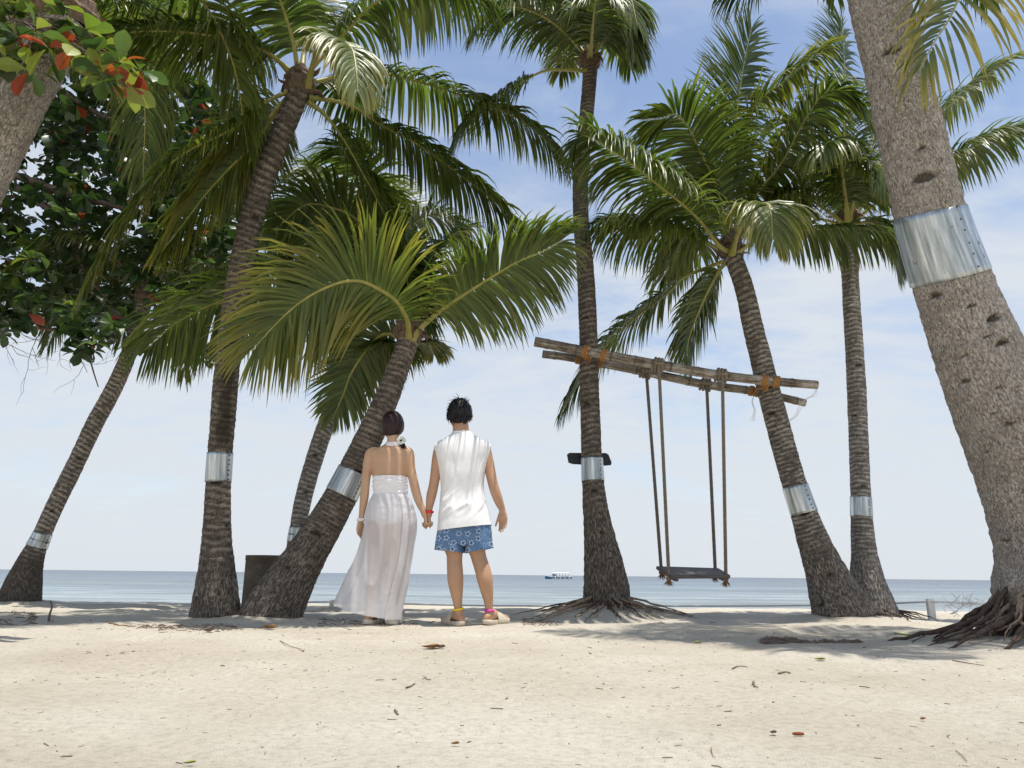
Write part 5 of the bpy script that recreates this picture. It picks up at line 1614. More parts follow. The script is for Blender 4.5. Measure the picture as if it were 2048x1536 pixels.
def limb(mb, pts, k=18, flat=1.0, up=None, res=None):
    q = np.array([[*W(a, b, c), r * SPX] for (a, b, c, r) in pts])
    C = cr(q, res or max(12, len(pts) * 5))
    p, r = C[:, :3], C[:, 3]
    T = unit(np.gradient(p, axis=0))
    cap = [0.9, 0.6, 0.25]; off = [0.35, 0.75, 0.97]
    pre = [p[0] - T[0] * r[0] * o for o in off][::-1]; post_ = [p[-1] + T[-1] * r[-1] * o for o in off]
    P2 = np.vstack([pre, p, post_]); R2 = np.concatenate([np.array(cap)[::-1] * r[0], r, np.array(cap) * r[-1]])
    mb.tube(P2, R2, k, True, flat, up)


def torso(mb, rows, k=40, e=0.82):
    rows = np.array(rows, float)
    py = np.linspace(rows[0, 0], rows[-1, 0], 40)
    rings = []
    for y in py:
        cx, hw, hd, dy = [np.interp(y, rows[:, 0], rows[:, j]) for j in range(1, 5)]
        c = W(cx, y, dy)
        a = np.linspace(0, 2 * np.pi, k, endpoint=False)
        ca, sa = np.cos(a), np.sin(a)
        x = np.sign(ca) * np.abs(ca) ** e * hw * SPX; yy = np.sign(sa) * np.abs(sa) ** e * hd * SPX
        rings.append(np.stack([c[0] + x, c[1] + yy, np.full(k, c[2])], -1))
    mb.loft(rings)


def ball(mb, c, r, k=16, rot=None):
    r = np.asarray(r, float) * np.ones(3); c = np.asarray(c, float)
    rings = []
    for t in np.linspace(0.03, np.pi - 0.03, 13):
        a = np.linspace(0, 2 * np.pi, k, endpoint=False)
        q = np.stack([np.sin(t) * np.cos(a) * r[0], np.sin(t) * np.sin(a) * r[1], np.full(k, np.cos(t) * r[2])], -1)
        if rot is not None: q = q @ np.asarray(rot).T
        rings.append(c + q)
    mb.loft(rings)


def hand(mb, wrist, d, nrm_, lat, size=0.18, curl=(0.25, 0.35, 0.25), spread=0.05, r=0.0082, thumb_curl=0.3, thumb_out=0.7):
    """wrist -> fingers along d, palm faces nrm_, thumb on the lat side."""
    d = unit(np.asarray(d, float)); nrm_ = np.asarray(nrm_, float); nrm_ = unit(nrm_ - (nrm_ @ d) * d)
    l0 = unit(np.cross(d, nrm_)); l0 = l0 if l0 @ np.asarray(lat) > 0 else -l0
    L = size; pl = L * 0.50
    rings = []
    for t, w, th in ((-0.10, 0.026, 0.020), (0.0, 0.027, 0.018), (0.25, 0.036, 0.016), (0.6, 0.041, 0.0145), (0.9, 0.040, 0.012), (1.0, 0.036, 0.010)):
        a = np.linspace(0, 2 * np.pi, 16, endpoint=False)
        s_ = size / 0.18
        rings.append(wrist + d * pl * t + (np.cos(a)[:, None] * l0 * w + np.sin(a)[:, None] * nrm_ * th) * s_)
    mb.loft(rings)
    for i, (o, ln, st_) in enumerate(((0.029, 0.88, 0.94), (0.010, 1.0, 1.0), (-0.010, 0.93, 0.97), (-0.029, 0.74, 0.90))):
        s_ = size / 0.18
        x = wrist + d * pl * st_ * 0.97 + l0 * o * s_
        dd = unit(d + l0 * o * spread * 60 * 0.1)
        seg = np.array([0.45, 0.31, 0.24]) * ln * L * 0.48
        pts = [x - dd * 0.015, x]; rad = [r * 1.05, r * 1.05]
        nn = nrm_
        for j in range(3):
            c = curl[j] * (1 + 0.12 * (i - 1.5))
            d2 = dd * math.cos(c) + nn * math.sin(c); nn = nn * math.cos(c) - dd * math.sin(c); dd = d2
            x = x + dd * seg[j]; pts.append(x); rad.append(r * (1.0 - 0.10 * (j + 1)))
        q = cr(np.column_stack([pts, rad]), 16)
        mb.tube(q[:, :3], q[:, 3], 10)
        ball(mb, pts[-1], rad[-1], 10)
    x = wrist + d * pl * 0.22 + l0 * 0.026 * size / 0.18
    dd = unit(d * 0.75 + l0 * thumb_out + nrm_ * 0.25)
    pts = [x - dd * 0.02, x]; rad = [r * 1.35, r * 1.3]
    for j, s_ in enumerate((0.042, 0.034, 0.026)):
        dd = unit(dd + d * 0.18 + nrm_ * thumb_curl * 0.6)
        x = x + dd * s_ * size / 0.18; pts.append(x); rad.append(r * (1.25 - 0.13 * j))
    q = cr(np.column_stack([pts, rad]), 14)
    mb.tube(q[:, :3], q[:, 3], 10); ball(mb, pts[-1], rad[-1], 10)


def foot(mb, heel, ang, L=0.245, z0=0.034, sc_=1.0):
    """heel: xy under the ankle; ang: outward heading from +y; z0 height of the insole."""
    f = np.array([math.sin(ang), math.cos(ang), 0]); s_ = np.array([math.cos(ang), -math.sin(ang), 0]); z = np.array([0, 0, 1.0])
    rings = []
    for t, w, h in ((-0.20, 0.012, 0.020), (-0.17, 0.024, 0.040), (-0.08, 0.031, 0.060), (0.05, 0.031, 0.075), (0.22, 0.031, 0.078), (0.40, 0.034, 0.058), (0.60, 0.042, 0.042), (0.74, 0.043, 0.032), (0.84, 0.036, 0.024), (0.88, 0.02, 0.014)):
        a = np.linspace(0, 2 * np.pi, 18, endpoint=False)
        c = heel + f * L * t + z * (z0 + h / 2)
        rings.append(c + (np.cos(a)[:, None] * s_ * w + np.sin(a)[:, None] * z * h / 2) * sc_)
    mb.loft(rings)
    for i, o in enumerate((-0.026, -0.012, 0.001, 0.013, 0.025)):
        x = heel + f * L * (0.80 - 0.012 * abs(i - 1) * i) + s_ * o + z * (z0 + 0.012)
        mb.tube([x, x + f * 0.02, x + f * 0.034 - z * 0.003], [0.010, 0.0095, 0.006], 8)


def remesh(mb, name, mat, parent, voxel=0.0048, smooth=5):
    v = np.concatenate(mb.v)
    me = bpy.data.meshes.new('tmp'); me.from_pydata(v.tolist(), [], mb.f)
    o = bpy.data.objects.new('tmp', me); COL.objects.link(o)
    bm = bmesh.new(); bm.from_mesh(me); bmesh.ops.recalc_face_normals(bm, faces=bm.faces[:]); bm.to_mesh(me); bm.free()
    r_ = o.modifiers.new('r', 'REMESH'); r_.mode = 'VOXEL'; r_.voxel_size = voxel
    s_ = o.modifiers.new('s', 'SMOOTH'); s_.factor = 0.5; s_.iterations = smooth
    dg = bpy.context.evaluated_depsgraph_get()
    m2 = bpy.data.meshes.new_from_object(o.evaluated_get(dg))
    n_ = len(m2.vertices); co = np.zeros(n_ * 3); m2.vertices.foreach_get('co', co)
    fc = [tuple(p_.vertices) for p_ in m2.polygons]
    bpy.data.objects.remove(o); bpy.data.meshes.remove(m2); bpy.data.meshes.remove(me)
    return mesh_obj(name, co.reshape(-1, 3), fc, mat, parent, True)


def garment(name, parent, mat, ys, left, right, hd, dyc=0.0, k=128, n=90, hem=None, fold=None, a0=0.0, a1=2 * np.pi, e=0.86, closed=True):
    """Loft of cloth in photograph rows: left/right edge pixels, half depth (m); fold(a, v) gives displacement in metres."""
    v = np.linspace(0, 1, n)
    ys = np.array(ys, float)
    vv = (ys - ys[0]) / (ys[-1] - ys[0])
    from_ = lambda arr: np.interp(v, vv, arr) if len(arr) < 3 else np.clip(cr_interp(vv, np.array(arr, float), v), -1e9, 1e9)
    l_, r_, h_ = from_(left), from_(right), from_(hd)
    a = np.linspace(a0, a1, k, endpoint=not closed)
    ca, sa = np.cos(a), np.sin(a)
    ex = np.sign(ca) * np.abs(ca) ** e; ey = np.sign(sa) * np.abs(sa) ** e
    cxp = (l_ + r_) / 2; hw = (r_ - l_) / 2
    pxx = cxp[:, None] + hw[:, None] * ex[None, :]
    if hem is None:
        pyy = (ys[0] + v * (ys[-1] - ys[0]))[:, None] * np.ones((1, k))
    else:
        endx = pxx[-1]
        pyy = ys[0] + v[:, None] * (hem(endx)[None, :] - ys[0])
    dyy = h_[:, None] * ey[None, :] + (dyc(v)[:, None] if callable(dyc) else dyc)
    Pt = np.zeros((n, k, 3))
    for i in range(n):
        for j in range(k):
            Pt[i, j] = P(pxx[i, j], pyy[i, j], YP) + np.array([0, dyy[i, j], 0])
    if fold is not None:
        A_, V_ = np.meshgrid(a, v)
        d = fold(A_, V_)
        nx_ = np.cos(A_); ny_ = np.sin(A_)
        Pt[..., 0] += d * nx_; Pt[..., 1] += d * ny_
    jj = np.arange(k if closed else k - 1); idx = np.arange(n - 1)[:, None] * k
    f = np.stack([idx + jj, idx + (jj + 1) % k, idx + k + (jj + 1) % k, idx + k + jj], -1).reshape(-1, 4)
    uv = np.stack([(a[None, :] * 0.15 * np.ones((n, 1))), Pt[..., 2], v[:, None] * np.ones((1, k))], -1)
    return mesh_obj(name, Pt.reshape(-1, 3), f, mat, parent, True, {'tuv': ('FLOAT_VECTOR', uv.reshape(-1, 3))})


def cr_interp(x, y, xs):
    """Monotone-ish cubic through (x,y)."""
    m = np.gradient(y, x)
    i = np.clip(np.searchsorted(x, xs) - 1, 0, len(x) - 2)
    h = x[i + 1] - x[i]; t = (xs - x[i]) / h
    return (2 * t ** 3 - 3 * t ** 2 + 1) * y[i] + (t ** 3 - 2 * t ** 2 + t) * h * m[i] + (-2 * t ** 3 + 3 * t ** 2) * y[i + 1] + (t ** 3 - t ** 2) * h * m[i + 1]


def hair_cap(name, parent, mat, c, hw, hd, hh, seed, clump=0.05, thr=((-1, 0, 0.6, 1), (-0.86, -0.25, 0.25, 0.55)), nape=0.75, strands=0, out=1.14, top=1.0):
    rg = np.random.default_rng(seed)
    nt, na = 46, 72
    rings = []
    for t in np.linspace(0.02, np.pi - 0.25, nt):
        a = np.linspace(0, 2 * np.pi, na, endpoint=False)
        dx, dy, dz = np.sin(t) * np.cos(a), np.sin(t) * np.sin(a), np.full(na, np.cos(t))
        th = np.interp(dy, *thr)
        cov = np.clip((dz - th) / 0.14 + 0.5, 0, 1)
        lump = vnoise(a * 4 + 3 * t, t * 5 + a * 0, seed) - 0.5
        lump2 = vnoise(a * 14, t * 4 + a * 0, seed + 1) - 0.5
        ro = 0.93 + (out - 0.93) * cov + cov * clump * (lump * 1.3 + lump2 * 0.6)
        # narrow towards the nape
        nw = 1 - (1 - nape) * np.clip((-dz - 0.25) / 0.6, 0, 1)
        rings.append(np.stack([c[0] + dx * hw * ro * nw, c[1] + dy * hd * ro * (1 - 0.15 * np.clip(-dz, 0, 1)), c[2] + dz * hh * ro * (top if t < 1.2 else 1)], -1))
    mb = MB(); mb.loft(rings)
    for i in range(strands):
        t = math.acos(rg.uniform(-0.55, 1)); a = rg.uniform(0, 2 * np.pi)
        d = np.array([math.sin(t) * math.cos(a), math.sin(t) * math.sin(a), math.cos(t)])
        if d[2] < np.interp(d[1], *thr) + 0.08: continue
        s0 = c + d * np.array([hw, hd, hh]) * (out - 0.05)
        tan = np.array([d[0], d[1], -0.5 - 0.5 * abs(d[2])]); tan = unit(tan - (tan @ d) * d)
        if d[2] > 0.75: tan = unit(np.array([rg.normal(0, 1), rg.normal(0, 1), 0.1]))
        lift = rg.uniform(0.02, 0.16) if d[2] < 0.72 else rg.uniform(0.1, 0.6)
        ln = rg.uniform(0.025, 0.05)
        side = unit(np.cross(d, tan)) * rg.normal(0, 0.3)
        p1 = s0 + (tan + d * lift + side) * ln * 0.5; p2 = s0 + (tan * 1.0 + d * lift * 0.9 + side * 1.5) * ln
        mb.tube(cr([s0, p1, p2], 6), np.linspace(0.0045, 0.0008, 6), 5, True, 0.6)
    return mb.build(name, mat, parent)


def sandal(parent, heel, ang, mat, L=0.275, sc_=1.0, gz=0.0, out=1):
    f = np.array([math.sin(ang), math.cos(ang), 0]); s_ = np.array([math.cos(ang), -math.sin(ang), 0]) ; z = np.array([0, 0, 1.0])
    tt = np.array([0.0, 0.03, 0.10, 0.22, 0.38, 0.55, 0.70, 0.82, 0.92, 0.98, 1.0])
    ww = np.array([0.012, 0.028, 0.040, 0.043, 0.040, 0.046, 0.052, 0.050, 0.041, 0.024, 0.010]) * sc_
    tt2 = np.linspace(0, 1, 26); w2 = np.interp(tt2, tt, ww)
    outl = [(t, w) for t, w in zip(tt2, w2)] + [(t, -w) for t, w in zip(tt2[::-1], w2[::-1])]
    rings = []
    for h, g in ((0.0, 0.90), (0.006, 1.0), (0.018, 0.99), (0.030, 1.0), (0.036, 0.95), (0.036, 0.78), (0.030, 0.70)):
        ring = []
        for t, w in outl:
            rise = 0.010 * max(0, t - 0.75) * 4 + 0.006 * max(0, 0.12 - t) * 8
            x = heel + f * (t * g + 0.5 * (1 - g) - 0.19) * L + s_ * w * g + z * (gz + h + rise - 0.003)
            ring.append(x)
        rings.append(np.array(ring))
    root = MB().loft(rings, (True, True)).build('sandal', mat, parent)
    # broad closed upper over the forefoot
    rings = []
    for t, w, h in ((0.42, 0.048, 0.070), (0.46, 0.050, 0.078), (0.55, 0.051, 0.072), (0.68, 0.053, 0.060), (0.80, 0.051, 0.050), (0.90, 0.042, 0.040), (0.95, 0.030, 0.030)):
        a = np.linspace(-0.15, np.pi + 0.15, 20)
        c = heel + f * (t - 0.19) * L + z * (gz + 0.018)
        o_ = [c + s_ * math.cos(x) * w * sc_ + z * max(math.sin(x), -0.2) * h for x in a]
        i_ = [c + s_ * math.cos(x) * (w * sc_ - 0.006) + z * max(math.sin(x), -0.2) * (h - 0.006) for x in a[::-1]]
        rings.append(np.array(o_ + i_))
    MB().loft(rings).build('upper', mat, root)
    return root


m_sandal_m = noisy('beige_foam_sandal', (0.50, 0.43, 0.33), (0.58, 0.51, 0.41), 40, 0.75, 0.15)
m_sandal_w = noisy('pale_foam_sandal', (0.52, 0.50, 0.42), (0.60, 0.58, 0.50), 40, 0.75, 0.15)

# ------------------------------------------------------------------ the man
mp_ = W(928, 1254)
man = thing('person', 'person with short black hair in white sleeveless shirt and blue patterned shorts, seen from behind', 'person', (mp_[0], YP, 0), 'couple holding hands')
mb = MB()
torso(mb, [(868, 922, 18, 14, 0.015), (876, 923, 28, 17, 0.015), (886, 924, 44, 19, 0.015), (900, 924, 45, 22, 0.015), (925, 924, 41, 23, 0.015), (960, 924, 36, 22, 0.015), (1000, 926, 36, 21, 0.01), (1030, 927, 40, 23, 0.01), (1060, 927, 46, 25, 0.01), (1080, 927, 47, 25, 0.01)])
limb(mb, [(923, 880, 0.015, 18), (922, 866, 0.012, 17), (921, 850, 0.02, 16.5)])
hc = W(919, 830, 0.035)
ball(mb, hc, np.array([22.5, 27, 30]) * SPX, 22)
ball(mb, hc + np.array([0, 0.035, -0.055]), np.array([16, 15, 15]) * SPX, 16)
mb.tube(cr([hc + np.array([0, 0.098, 0.012]), hc + np.array([0, 0.112, -0.012]), hc + np.array([0, 0.120, -0.028]), hc + np.array([0, 0.10, -0.036])], 8), [0.008, 0.009, 0.012, 0.012, 0.014, 0.014, 0.013, 0.01], 8)
for sg in (-1, 1): ball(mb, hc + np.array([sg * 0.086, 0.005, -0.012]), (0.011, 0.020, 0.032), 10)
for sg in (-1, 1): ball(mb, hc + np.array([sg * 0.03, 0.092, -0.066]), (0.02, 0.008, 0.007), 8)
limb(mb, [(888, 890, 0.01, 10), (880, 897, 0.008, 11.5), (876, 912, 0.005, 11.5), (873, 932, 0.0, 11), (870, 955, 0.0, 10.3), (867, 972, 0.005, 10), (863, 990, 0.012, 10.2), (860, 1006, 0.015, 8.6), (858, 1020, 0.015, 6.8), (858, 1030, 0.015, 6.6)])
limb(mb, [(961, 891, 0.01, 10), (970, 899, 0.008, 11.5), (974, 914, 0.005, 11.5), (979, 936, 0.0, 11), (983, 955, -0.005, 10.5), (987, 972, -0.008, 10.2), (993, 990, 0.0, 10.2), (999, 1006, 0.012, 8.8), (1004, 1018, 0.022, 6.8), (1005, 1025, 0.025, 6.8)])
# legs
limb(mb, [(905, 1068, 0, 27), (907, 1090, 0, 22), (909, 1108, -0.004, 16.5), (909, 1122, -0.006, 15.3), (910, 1142, -0.018, 15.8), (911, 1160, -0.024, 15.6), (913, 1182, -0.016, 12.8), (915, 1203, -0.004, 9.4), (917, 1220, 0.0, 8.2), (919, 1236, 0.0, 8.8)])
limb(mb, [(948, 1068, 0, 27), (951, 1088, 0, 22), (955, 1105, -0.004, 16.3), (959, 1120, -0.006, 15.2), (966, 1142, -0.018, 15.6), (970, 1160, -0.024, 15.4), (974, 1182, -0.016, 12.6), (977, 1203, -0.004, 9.2), (978, 1220, 0.0, 8.0), (978, 1236, 0.0, 8.6)])
wm = W(857.5, 1028, 0.015)
hand(mb, wm, (0.10, 0.0, -1), (-1, -0.1, -0.1), (0, 1, 0), 0.165, (1.15, 1.35, 0.8), 0.0, 0.0078, 0.1, 0.35)
wr = W(1005, 1022, 0.025)
hand(mb, wr, (0.06, 0.02, -1), (-0.45, -0.9, 0), (-1, 0.3, 0), 0.175, (0.16, 0.30, 0.25), 0.03, 0.0080, 0.2, 0.22)
fl_m = W(919, 1246, -0.005); fr_m = W(977, 1248, -0.005)
gl, gr = float(ground_z(fl_m[0], fl_m[1])), float(ground_z(fr_m[0], fr_m[1]))
foot(mb, np.array([fl_m[0], fl_m[1], 0]), R(-34), 0.25, gl + 0.032)
foot(mb, np.array([fr_m[0], fr_m[1], 0]), R(36), 0.25, gr + 0.032)
remesh(mb, 'body', m_skin_m, man)
m_eye, *_ = newmat('eye_white', (0.7, 0.68, 0.66), 0.3)
for sg in (-1, 1): b_ = MB(); ball(b_, hc + np.array([sg * 0.031, 0.090, 0.004]), (0.012, 0.008, 0.006), 8); b_.build('eye', m_eye, man)
hair_cap('hair', man, m_hair_m, hc, 22.5 * SPX, 27 * SPX, 30 * SPX, 5, 0.10, nape=0.80, strands=420, out=1.15, top=1.02)
# shirt
m_shirt, n, l, b = newmat('white_cotton', (0.84, 0.83, 0.825), 0.9, 0, 0.2)
t = nd(n, 'ShaderNodeTexCoord'); x = nd(n, 'ShaderNodeTexNoise', i_Scale=700.0, i_Detail=2.0); l.new(t.outputs['Object'], x.inputs['Vector'])
x5 = nd(n, 'ShaderNodeTexNoise', i_Scale=16.0, i_Detail=5.0, i_Roughness=0.6, i_Distortion=0.8); l.new(t.outputs['Object'], x5.inputs['Vector'])
ms = nd(n, 'ShaderNodeMath', operation='MULTIPLY_ADD', n_1=0.08); l.new(x.outputs['Fac'], ms.inputs[0]); l.new(x5.outputs['Fac'], ms.inputs[2])
bump(n, l, b, ms.outputs[0], 0.16, 0.010)


def shirt_fold(a, v):
    back = np.clip(-np.sin(a), 0, 1)
    u = np.cos(a)
    # long folds running from the shoulders down towards the waist
    s1 = np.abs(2 * vnoise(u * 4.5 + v * 1.6 + 7, v * 1.3, 31) - 1)
    up = np.clip((v - 0.12) / 0.2, 0, 1) * np.clip((0.95 - v) / 0.3, 0, 1)
    d = -0.012 * (1 - s1) ** 2 * up * back
    s2 = np.abs(2 * vnoise(u * 6 + v * 3.0, v * 2.2 + 4, 33) - 1)
    d = d - 0.004 * (1 - s2) ** 2 * up
    # slanting folds gathered above the seat
    s3 = np.abs(2 * vnoise(u * 1.8 + 2, v * 11 + u * 2.2, 35) - 1)
    w3 = np.exp(-((v - 0.74) / 0.13) ** 2)
    d = d + 0.014 * (1 - s3) ** 2 * w3 * (0.4 + 0.6 * back) - 0.010 * np.exp(-((v - 0.62) / 0.10) ** 2) * back
    return d + 0.004 * (vnoise(a * 6, v * 9, 36) - 0.5)


ysh = [865, 869, 876, 885, 893, 905, 925, 945, 970, 1000, 1030, 1048, 1060]
garment('shirt', man, m_shirt, ysh,
        [904.5, 901, 890, 874, 868, 870, 874, 878, 880.5, 879, 877, 875.5, 874.5],
        [942, 946, 958, 976, 982, 981, 976.5, 971.5, 968, 970, 976, 981, 984],
        [0.060, 0.072, 0.088, 0.104, 0.114, 0.124, 0.132, 0.134, 0.134, 0.134, 0.142, 0.150, 0.152], 0.008,
        hem=lambda xs: np.interp(xs, [874, 984], [1062.5, 1050]), fold=shirt_fold, e=0.80)
# ribbed collar
mbc = MB(); a = np.linspace(0, 2 * np.pi, 40)
cq = np.array([W(923.2, 865.5, 0.008) + np.array([math.cos(x) * 18.9 * SPX, math.sin(x) * 0.061, 0]) for x in a])
mbc.tube(cq, 0.0065, 8); mbc.build('collar', m_shirt, man)
# shorts with a printed pattern
m_short, n, l, b = newmat('blue_print_cloth', (0.06, 0.18, 0.42), 0.75, 0, 0.3)
t = nd(n, 'ShaderNodeTexCoord'); sp = nd(n, 'ShaderNodeSeparateXYZ'); l.new(t.outputs['Object'], sp.inputs[0])
cm = nd(n, 'ShaderNodeCombineXYZ'); l.new(sp.outputs['X'], cm.inputs[0]); l.new(sp.outputs['Z'], cm.inputs[1])
wv = nd(n, 'ShaderNodeTexWave', wave_type='BANDS', bands_direction='DIAGONAL', i_Scale=62.0, i_Distortion=0.0); l.new(cm.outputs[0], wv.inputs['Vector'])
st = nd(n, 'ShaderNodeMapRange', n_1=0.55, n_2=0.75, n_3=0.0, n_4=0.55); l.new(wv.outputs['Fac'], st.inputs[0])
vo = nd(n, 'ShaderNodeTexVoronoi', voronoi_dimensions='2D', i_Scale=17.0, i_Randomness=0.75); l.new(cm.outputs[0], vo.inputs['Vector'])
# petals: radius that depends on the direction from the cell's own centre
sc13 = nd(n, 'ShaderNodeVectorMath', operation='SCALE'); sc13.inputs['Scale'].default_value = 1.0; l.new(cm.outputs[0], sc13.inputs[0])
su = nd(n, 'ShaderNodeVectorMath', operation='SUBTRACT'); l.new(sc13.outputs[0], su.inputs[0]); l.new(vo.outputs['Position'], su.inputs[1])
s3 = nd(n, 'ShaderNodeSeparateXYZ'); l.new(su.outputs[0], s3.inputs[0])
at2 = nd(n, 'ShaderNodeMath', operation='ARCTAN2'); l.new(s3.outputs['Y'], at2.inputs[0]); l.new(s3.outputs['X'], at2.inputs[1])
m5 = nd(n, 'ShaderNodeMath', operation='MULTIPLY', n_1=5.0); l.new(at2.outputs[0], m5.inputs[0])
cs = nd(n, 'ShaderNodeMath', operation='COSINE'); l.new(m5.outputs[0], cs.inputs[0])
pr2 = nd(n, 'ShaderNodeMath', operation='MULTIPLY_ADD', n_1=0.075, n_2=0.235); l.new(cs.outputs[0], pr2.inputs[0])
df = nd(n, 'ShaderNodeMath', operation='SUBTRACT'); l.new(vo.outputs['Distance'], df.inputs[0]); l.new(pr2.outputs[0], df.inputs[1])
abs_ = nd(n, 'ShaderNodeMath', operation='ABSOLUTE'); l.new(df.outputs[0], abs_.inputs[0])
ol = nd(n, 'ShaderNodeMapRange', n_1=0.025, n_2=0.055, n_3=0.9, n_4=0.0); l.new(abs_.outputs[0], ol.inputs[0])
inn = nd(n, 'ShaderNodeMapRange', n_1=-0.04, n_2=0.0, n_3=1.0, n_4=0.0); l.new(df.outputs[0], inn.inputs[0])
sv_ = nd(n, 'ShaderNodeSeparateColor'); l.new(vo.outputs['Color'], sv_.inputs[0])
gt = nd(n, 'ShaderNodeMath', operation='GREATER_THAN', n_1=0.22); l.new(sv_.outputs[0], gt.inputs[0])
olg = nd(n, 'ShaderNodeMath', operation='MULTIPLY'); l.new(ol.outputs[0], olg.inputs[0]); l.new(gt.outputs[0], olg.inputs[1])
ing = nd(n, 'ShaderNodeMath', operation='MULTIPLY'); l.new(inn.outputs[0], ing.inputs[0]); l.new(gt.outputs[0], ing.inputs[1])
nz = nd(n, 'ShaderNodeTexNoise', i_Scale=26.0, i_Detail=2.0, i_Distortion=1.5); l.new(cm.outputs[0], nz.inputs['Vector'])
scr = nd(n, 'ShaderNodeMath', operation='SUBTRACT', n_1=0.5); l.new(nz.outputs['Fac'], scr.inputs[0])
sab = nd(n, 'ShaderNodeMath', operation='ABSOLUTE'); l.new(scr.outputs[0], sab.inputs[0])
scl = nd(n, 'ShaderNodeMapRange', n_1=0.006, n_2=0.018, n_3=0.55, n_4=0.0); l.new(sab.outputs[0], scl.inputs[0])
c = mixc(n, l, st.outputs[0], (0.030, 0.095, 0.24), (0.30, 0.46, 0.62))
c = mixc(n, l, scl.outputs[0], c, (0.50, 0.64, 0.78))
c = mixc(n, l, ing.outputs[0], c, (0.025, 0.075, 0.22))
c = mixc(n, l, olg.outputs[0], c, (0.66, 0.74, 0.82))
l.new(c, b.inputs['Base Color'])
fsh = lambda a, v: 0.006 * np.sin(a * 5 + 1) * v + 0.006 * (vnoise(a * 3, v * 3, 41) - 0.5)
garment('shorts', man, m_short, [1040, 1055, 1075, 1090, 1103], [880, 877, 872, 869.5, 868], [931, 930.5, 929.5, 928.5, 928], [0.108, 0.112, 0.112, 0.110, 0.106], 0.0, k=64, n=30, fold=fsh,
        hem=lambda xs: np.interp(xs, [868, 928], [1099, 1106]))
garment('shorts', man, m_short, [1040, 1055, 1075, 1090, 1103], [925, 926, 928, 929, 930.5], [978, 981, 983, 984, 985], [0.108, 0.112, 0.112, 0.110, 0.106], 0.0, k=64, n=30, fold=fsh,
        hem=lambda xs: np.interp(xs, [930, 985], [1107, 1096]))
garment('shorts', man, m_short, [1040, 1055, 1070, 1082], [879, 876.5, 873.5, 873], [980, 982, 984, 983], [0.112, 0.116, 0.116, 0.108], 0.0, k=64, n=24, hem=lambda xs: np.interp(xs, [873, 905, 928, 950, 983], [1078, 1084, 1093, 1084, 1078]))
sandal(man, np.array([fl_m[0], fl_m[1], 0]), R(-34), m_sandal_m, 0.285, 1.0, gl)
sandal(man, np.array([fr_m[0], fr_m[1], 0]), R(36), m_sandal_m, 0.285, 1.0, gr)


def ringband(name, parent, c, r, th, col, tilt=(0, 0), hgt=1.0, rough=0.4):
    m, *_ = newmat(name + '_plastic', col, rough)
    a = np.linspace(0, 2 * np.pi, 33)
    q = np.array([c + np.array([math.cos(x) * r, math.sin(x) * r, math.cos(x) * tilt[0] + math.sin(x) * tilt[1]]) for x in a])
    mb = MB(); mb.tube(q, th, 8, True, hgt, up=(0, 0, 1)); return mb.build(name, m, parent)


ringband('anklet', man, W(916.5, 1218.5, 0), 8.9 * SPX + 0.003, 0.0075, (0.85, 0.60, 0.02), (0.006, 0))['label'] = 'yellow beaded anklet'
ringband('anklet', man, W(977.6, 1221, 0), 8.6 * SPX + 0.003, 0.0075, (0.62, 0.03, 0.38))['label'] = 'magenta beaded anklet'
ringband('wristband', man, W(858, 1024, 0.015), 7.4 * SPX + 0.003, 0.006, (0.75, 0.02, 0.03), hgt=1.6)['label'] = 'red wristband'

# ------------------------------------------------------------------ the woman
wp_ = W(765, 1254)
wom = thing('person', 'person with tied dark hair in white backless dress with long sheer skirt', 'person', (wp_[0], YP, 0), 'couple holding hands')
mb = MB()
torso(mb, [(885, 786, 13, 12, 0.005), (893, 785, 20, 14, 0.005), (899, 782, 36, 17, 0.005), (908, 780, 42, 20, 0.005), (925, 779, 39.5, 22, 0.005), (945, 779, 35.5, 22, 0.005), (965, 780, 33, 20.5, 0), (985, 780.5, 32, 19, 0), (1002, 781, 37, 21, 0), (1025, 781, 45, 27, -0.005), (1050, 780, 46, 29, -0.005), (1072, 780, 44, 26, 0)])
limb(mb, [(786, 892, 0.005, 13.5), (786, 880, 0.005, 12.2), (786, 866, 0.015, 12.2)])
hw_ = W(785, 852, 0.03)
ball(mb, hw_, np.array([21, 25, 28]) * SPX, 22)
ball(mb, hw_ + np.array([0, 0.033, -0.052]), np.array([14, 13.5, 14]) * SPX, 16)
mb.tube(cr([hw_ + np.array([0, 0.090, 0.010]), hw_ + np.array([0, 0.102, -0.012]), hw_ + np.array([0, 0.108, -0.026]), hw_ + np.array([0, 0.09, -0.034])], 8), [0.007, 0.008, 0.010, 0.011, 0.012, 0.012, 0.011, 0.009], 8)
for sg in (-1, 1): ball(mb, hw_ + np.array([sg * 0.026, 0.084, -0.06]), (0.018, 0.008, 0.007), 8)
for sg in (-1, 1): ball(mb, hw_ + np.array([sg * 0.078, 0.005, -0.012]), (0.010, 0.018, 0.028), 10)
limb(mb, [(748, 902, 0.005, 9), (741, 907, 0.003, 10.5), (737.5, 920, 0.0, 10.2), (734.5, 938, 0.0, 9.6), (731.5, 960, 0.0, 9.2), (730, 978, 0.0, 9.0), (728.5, 996, 0.0, 8.8), (726, 1012, 0.0, 7.2), (723.5, 1028, 0.0, 5.8), (722, 1040, 0.0, 5.6)])
limb(mb, [(811, 901, 0.005, 9), (817.5, 906, 0.003, 10.5), (819.5, 920, 0.0, 10.2), (821.5, 938, 0.0, 9.6), (826, 958, 0.0, 9.2), (830, 975, 0.0, 9.1), (834.5, 992, 0.0, 8.8), (840, 1008, 0.0, 7.6), (846, 1022, 0.0, 6.0), (849, 1031, 0.002, 5.7)])
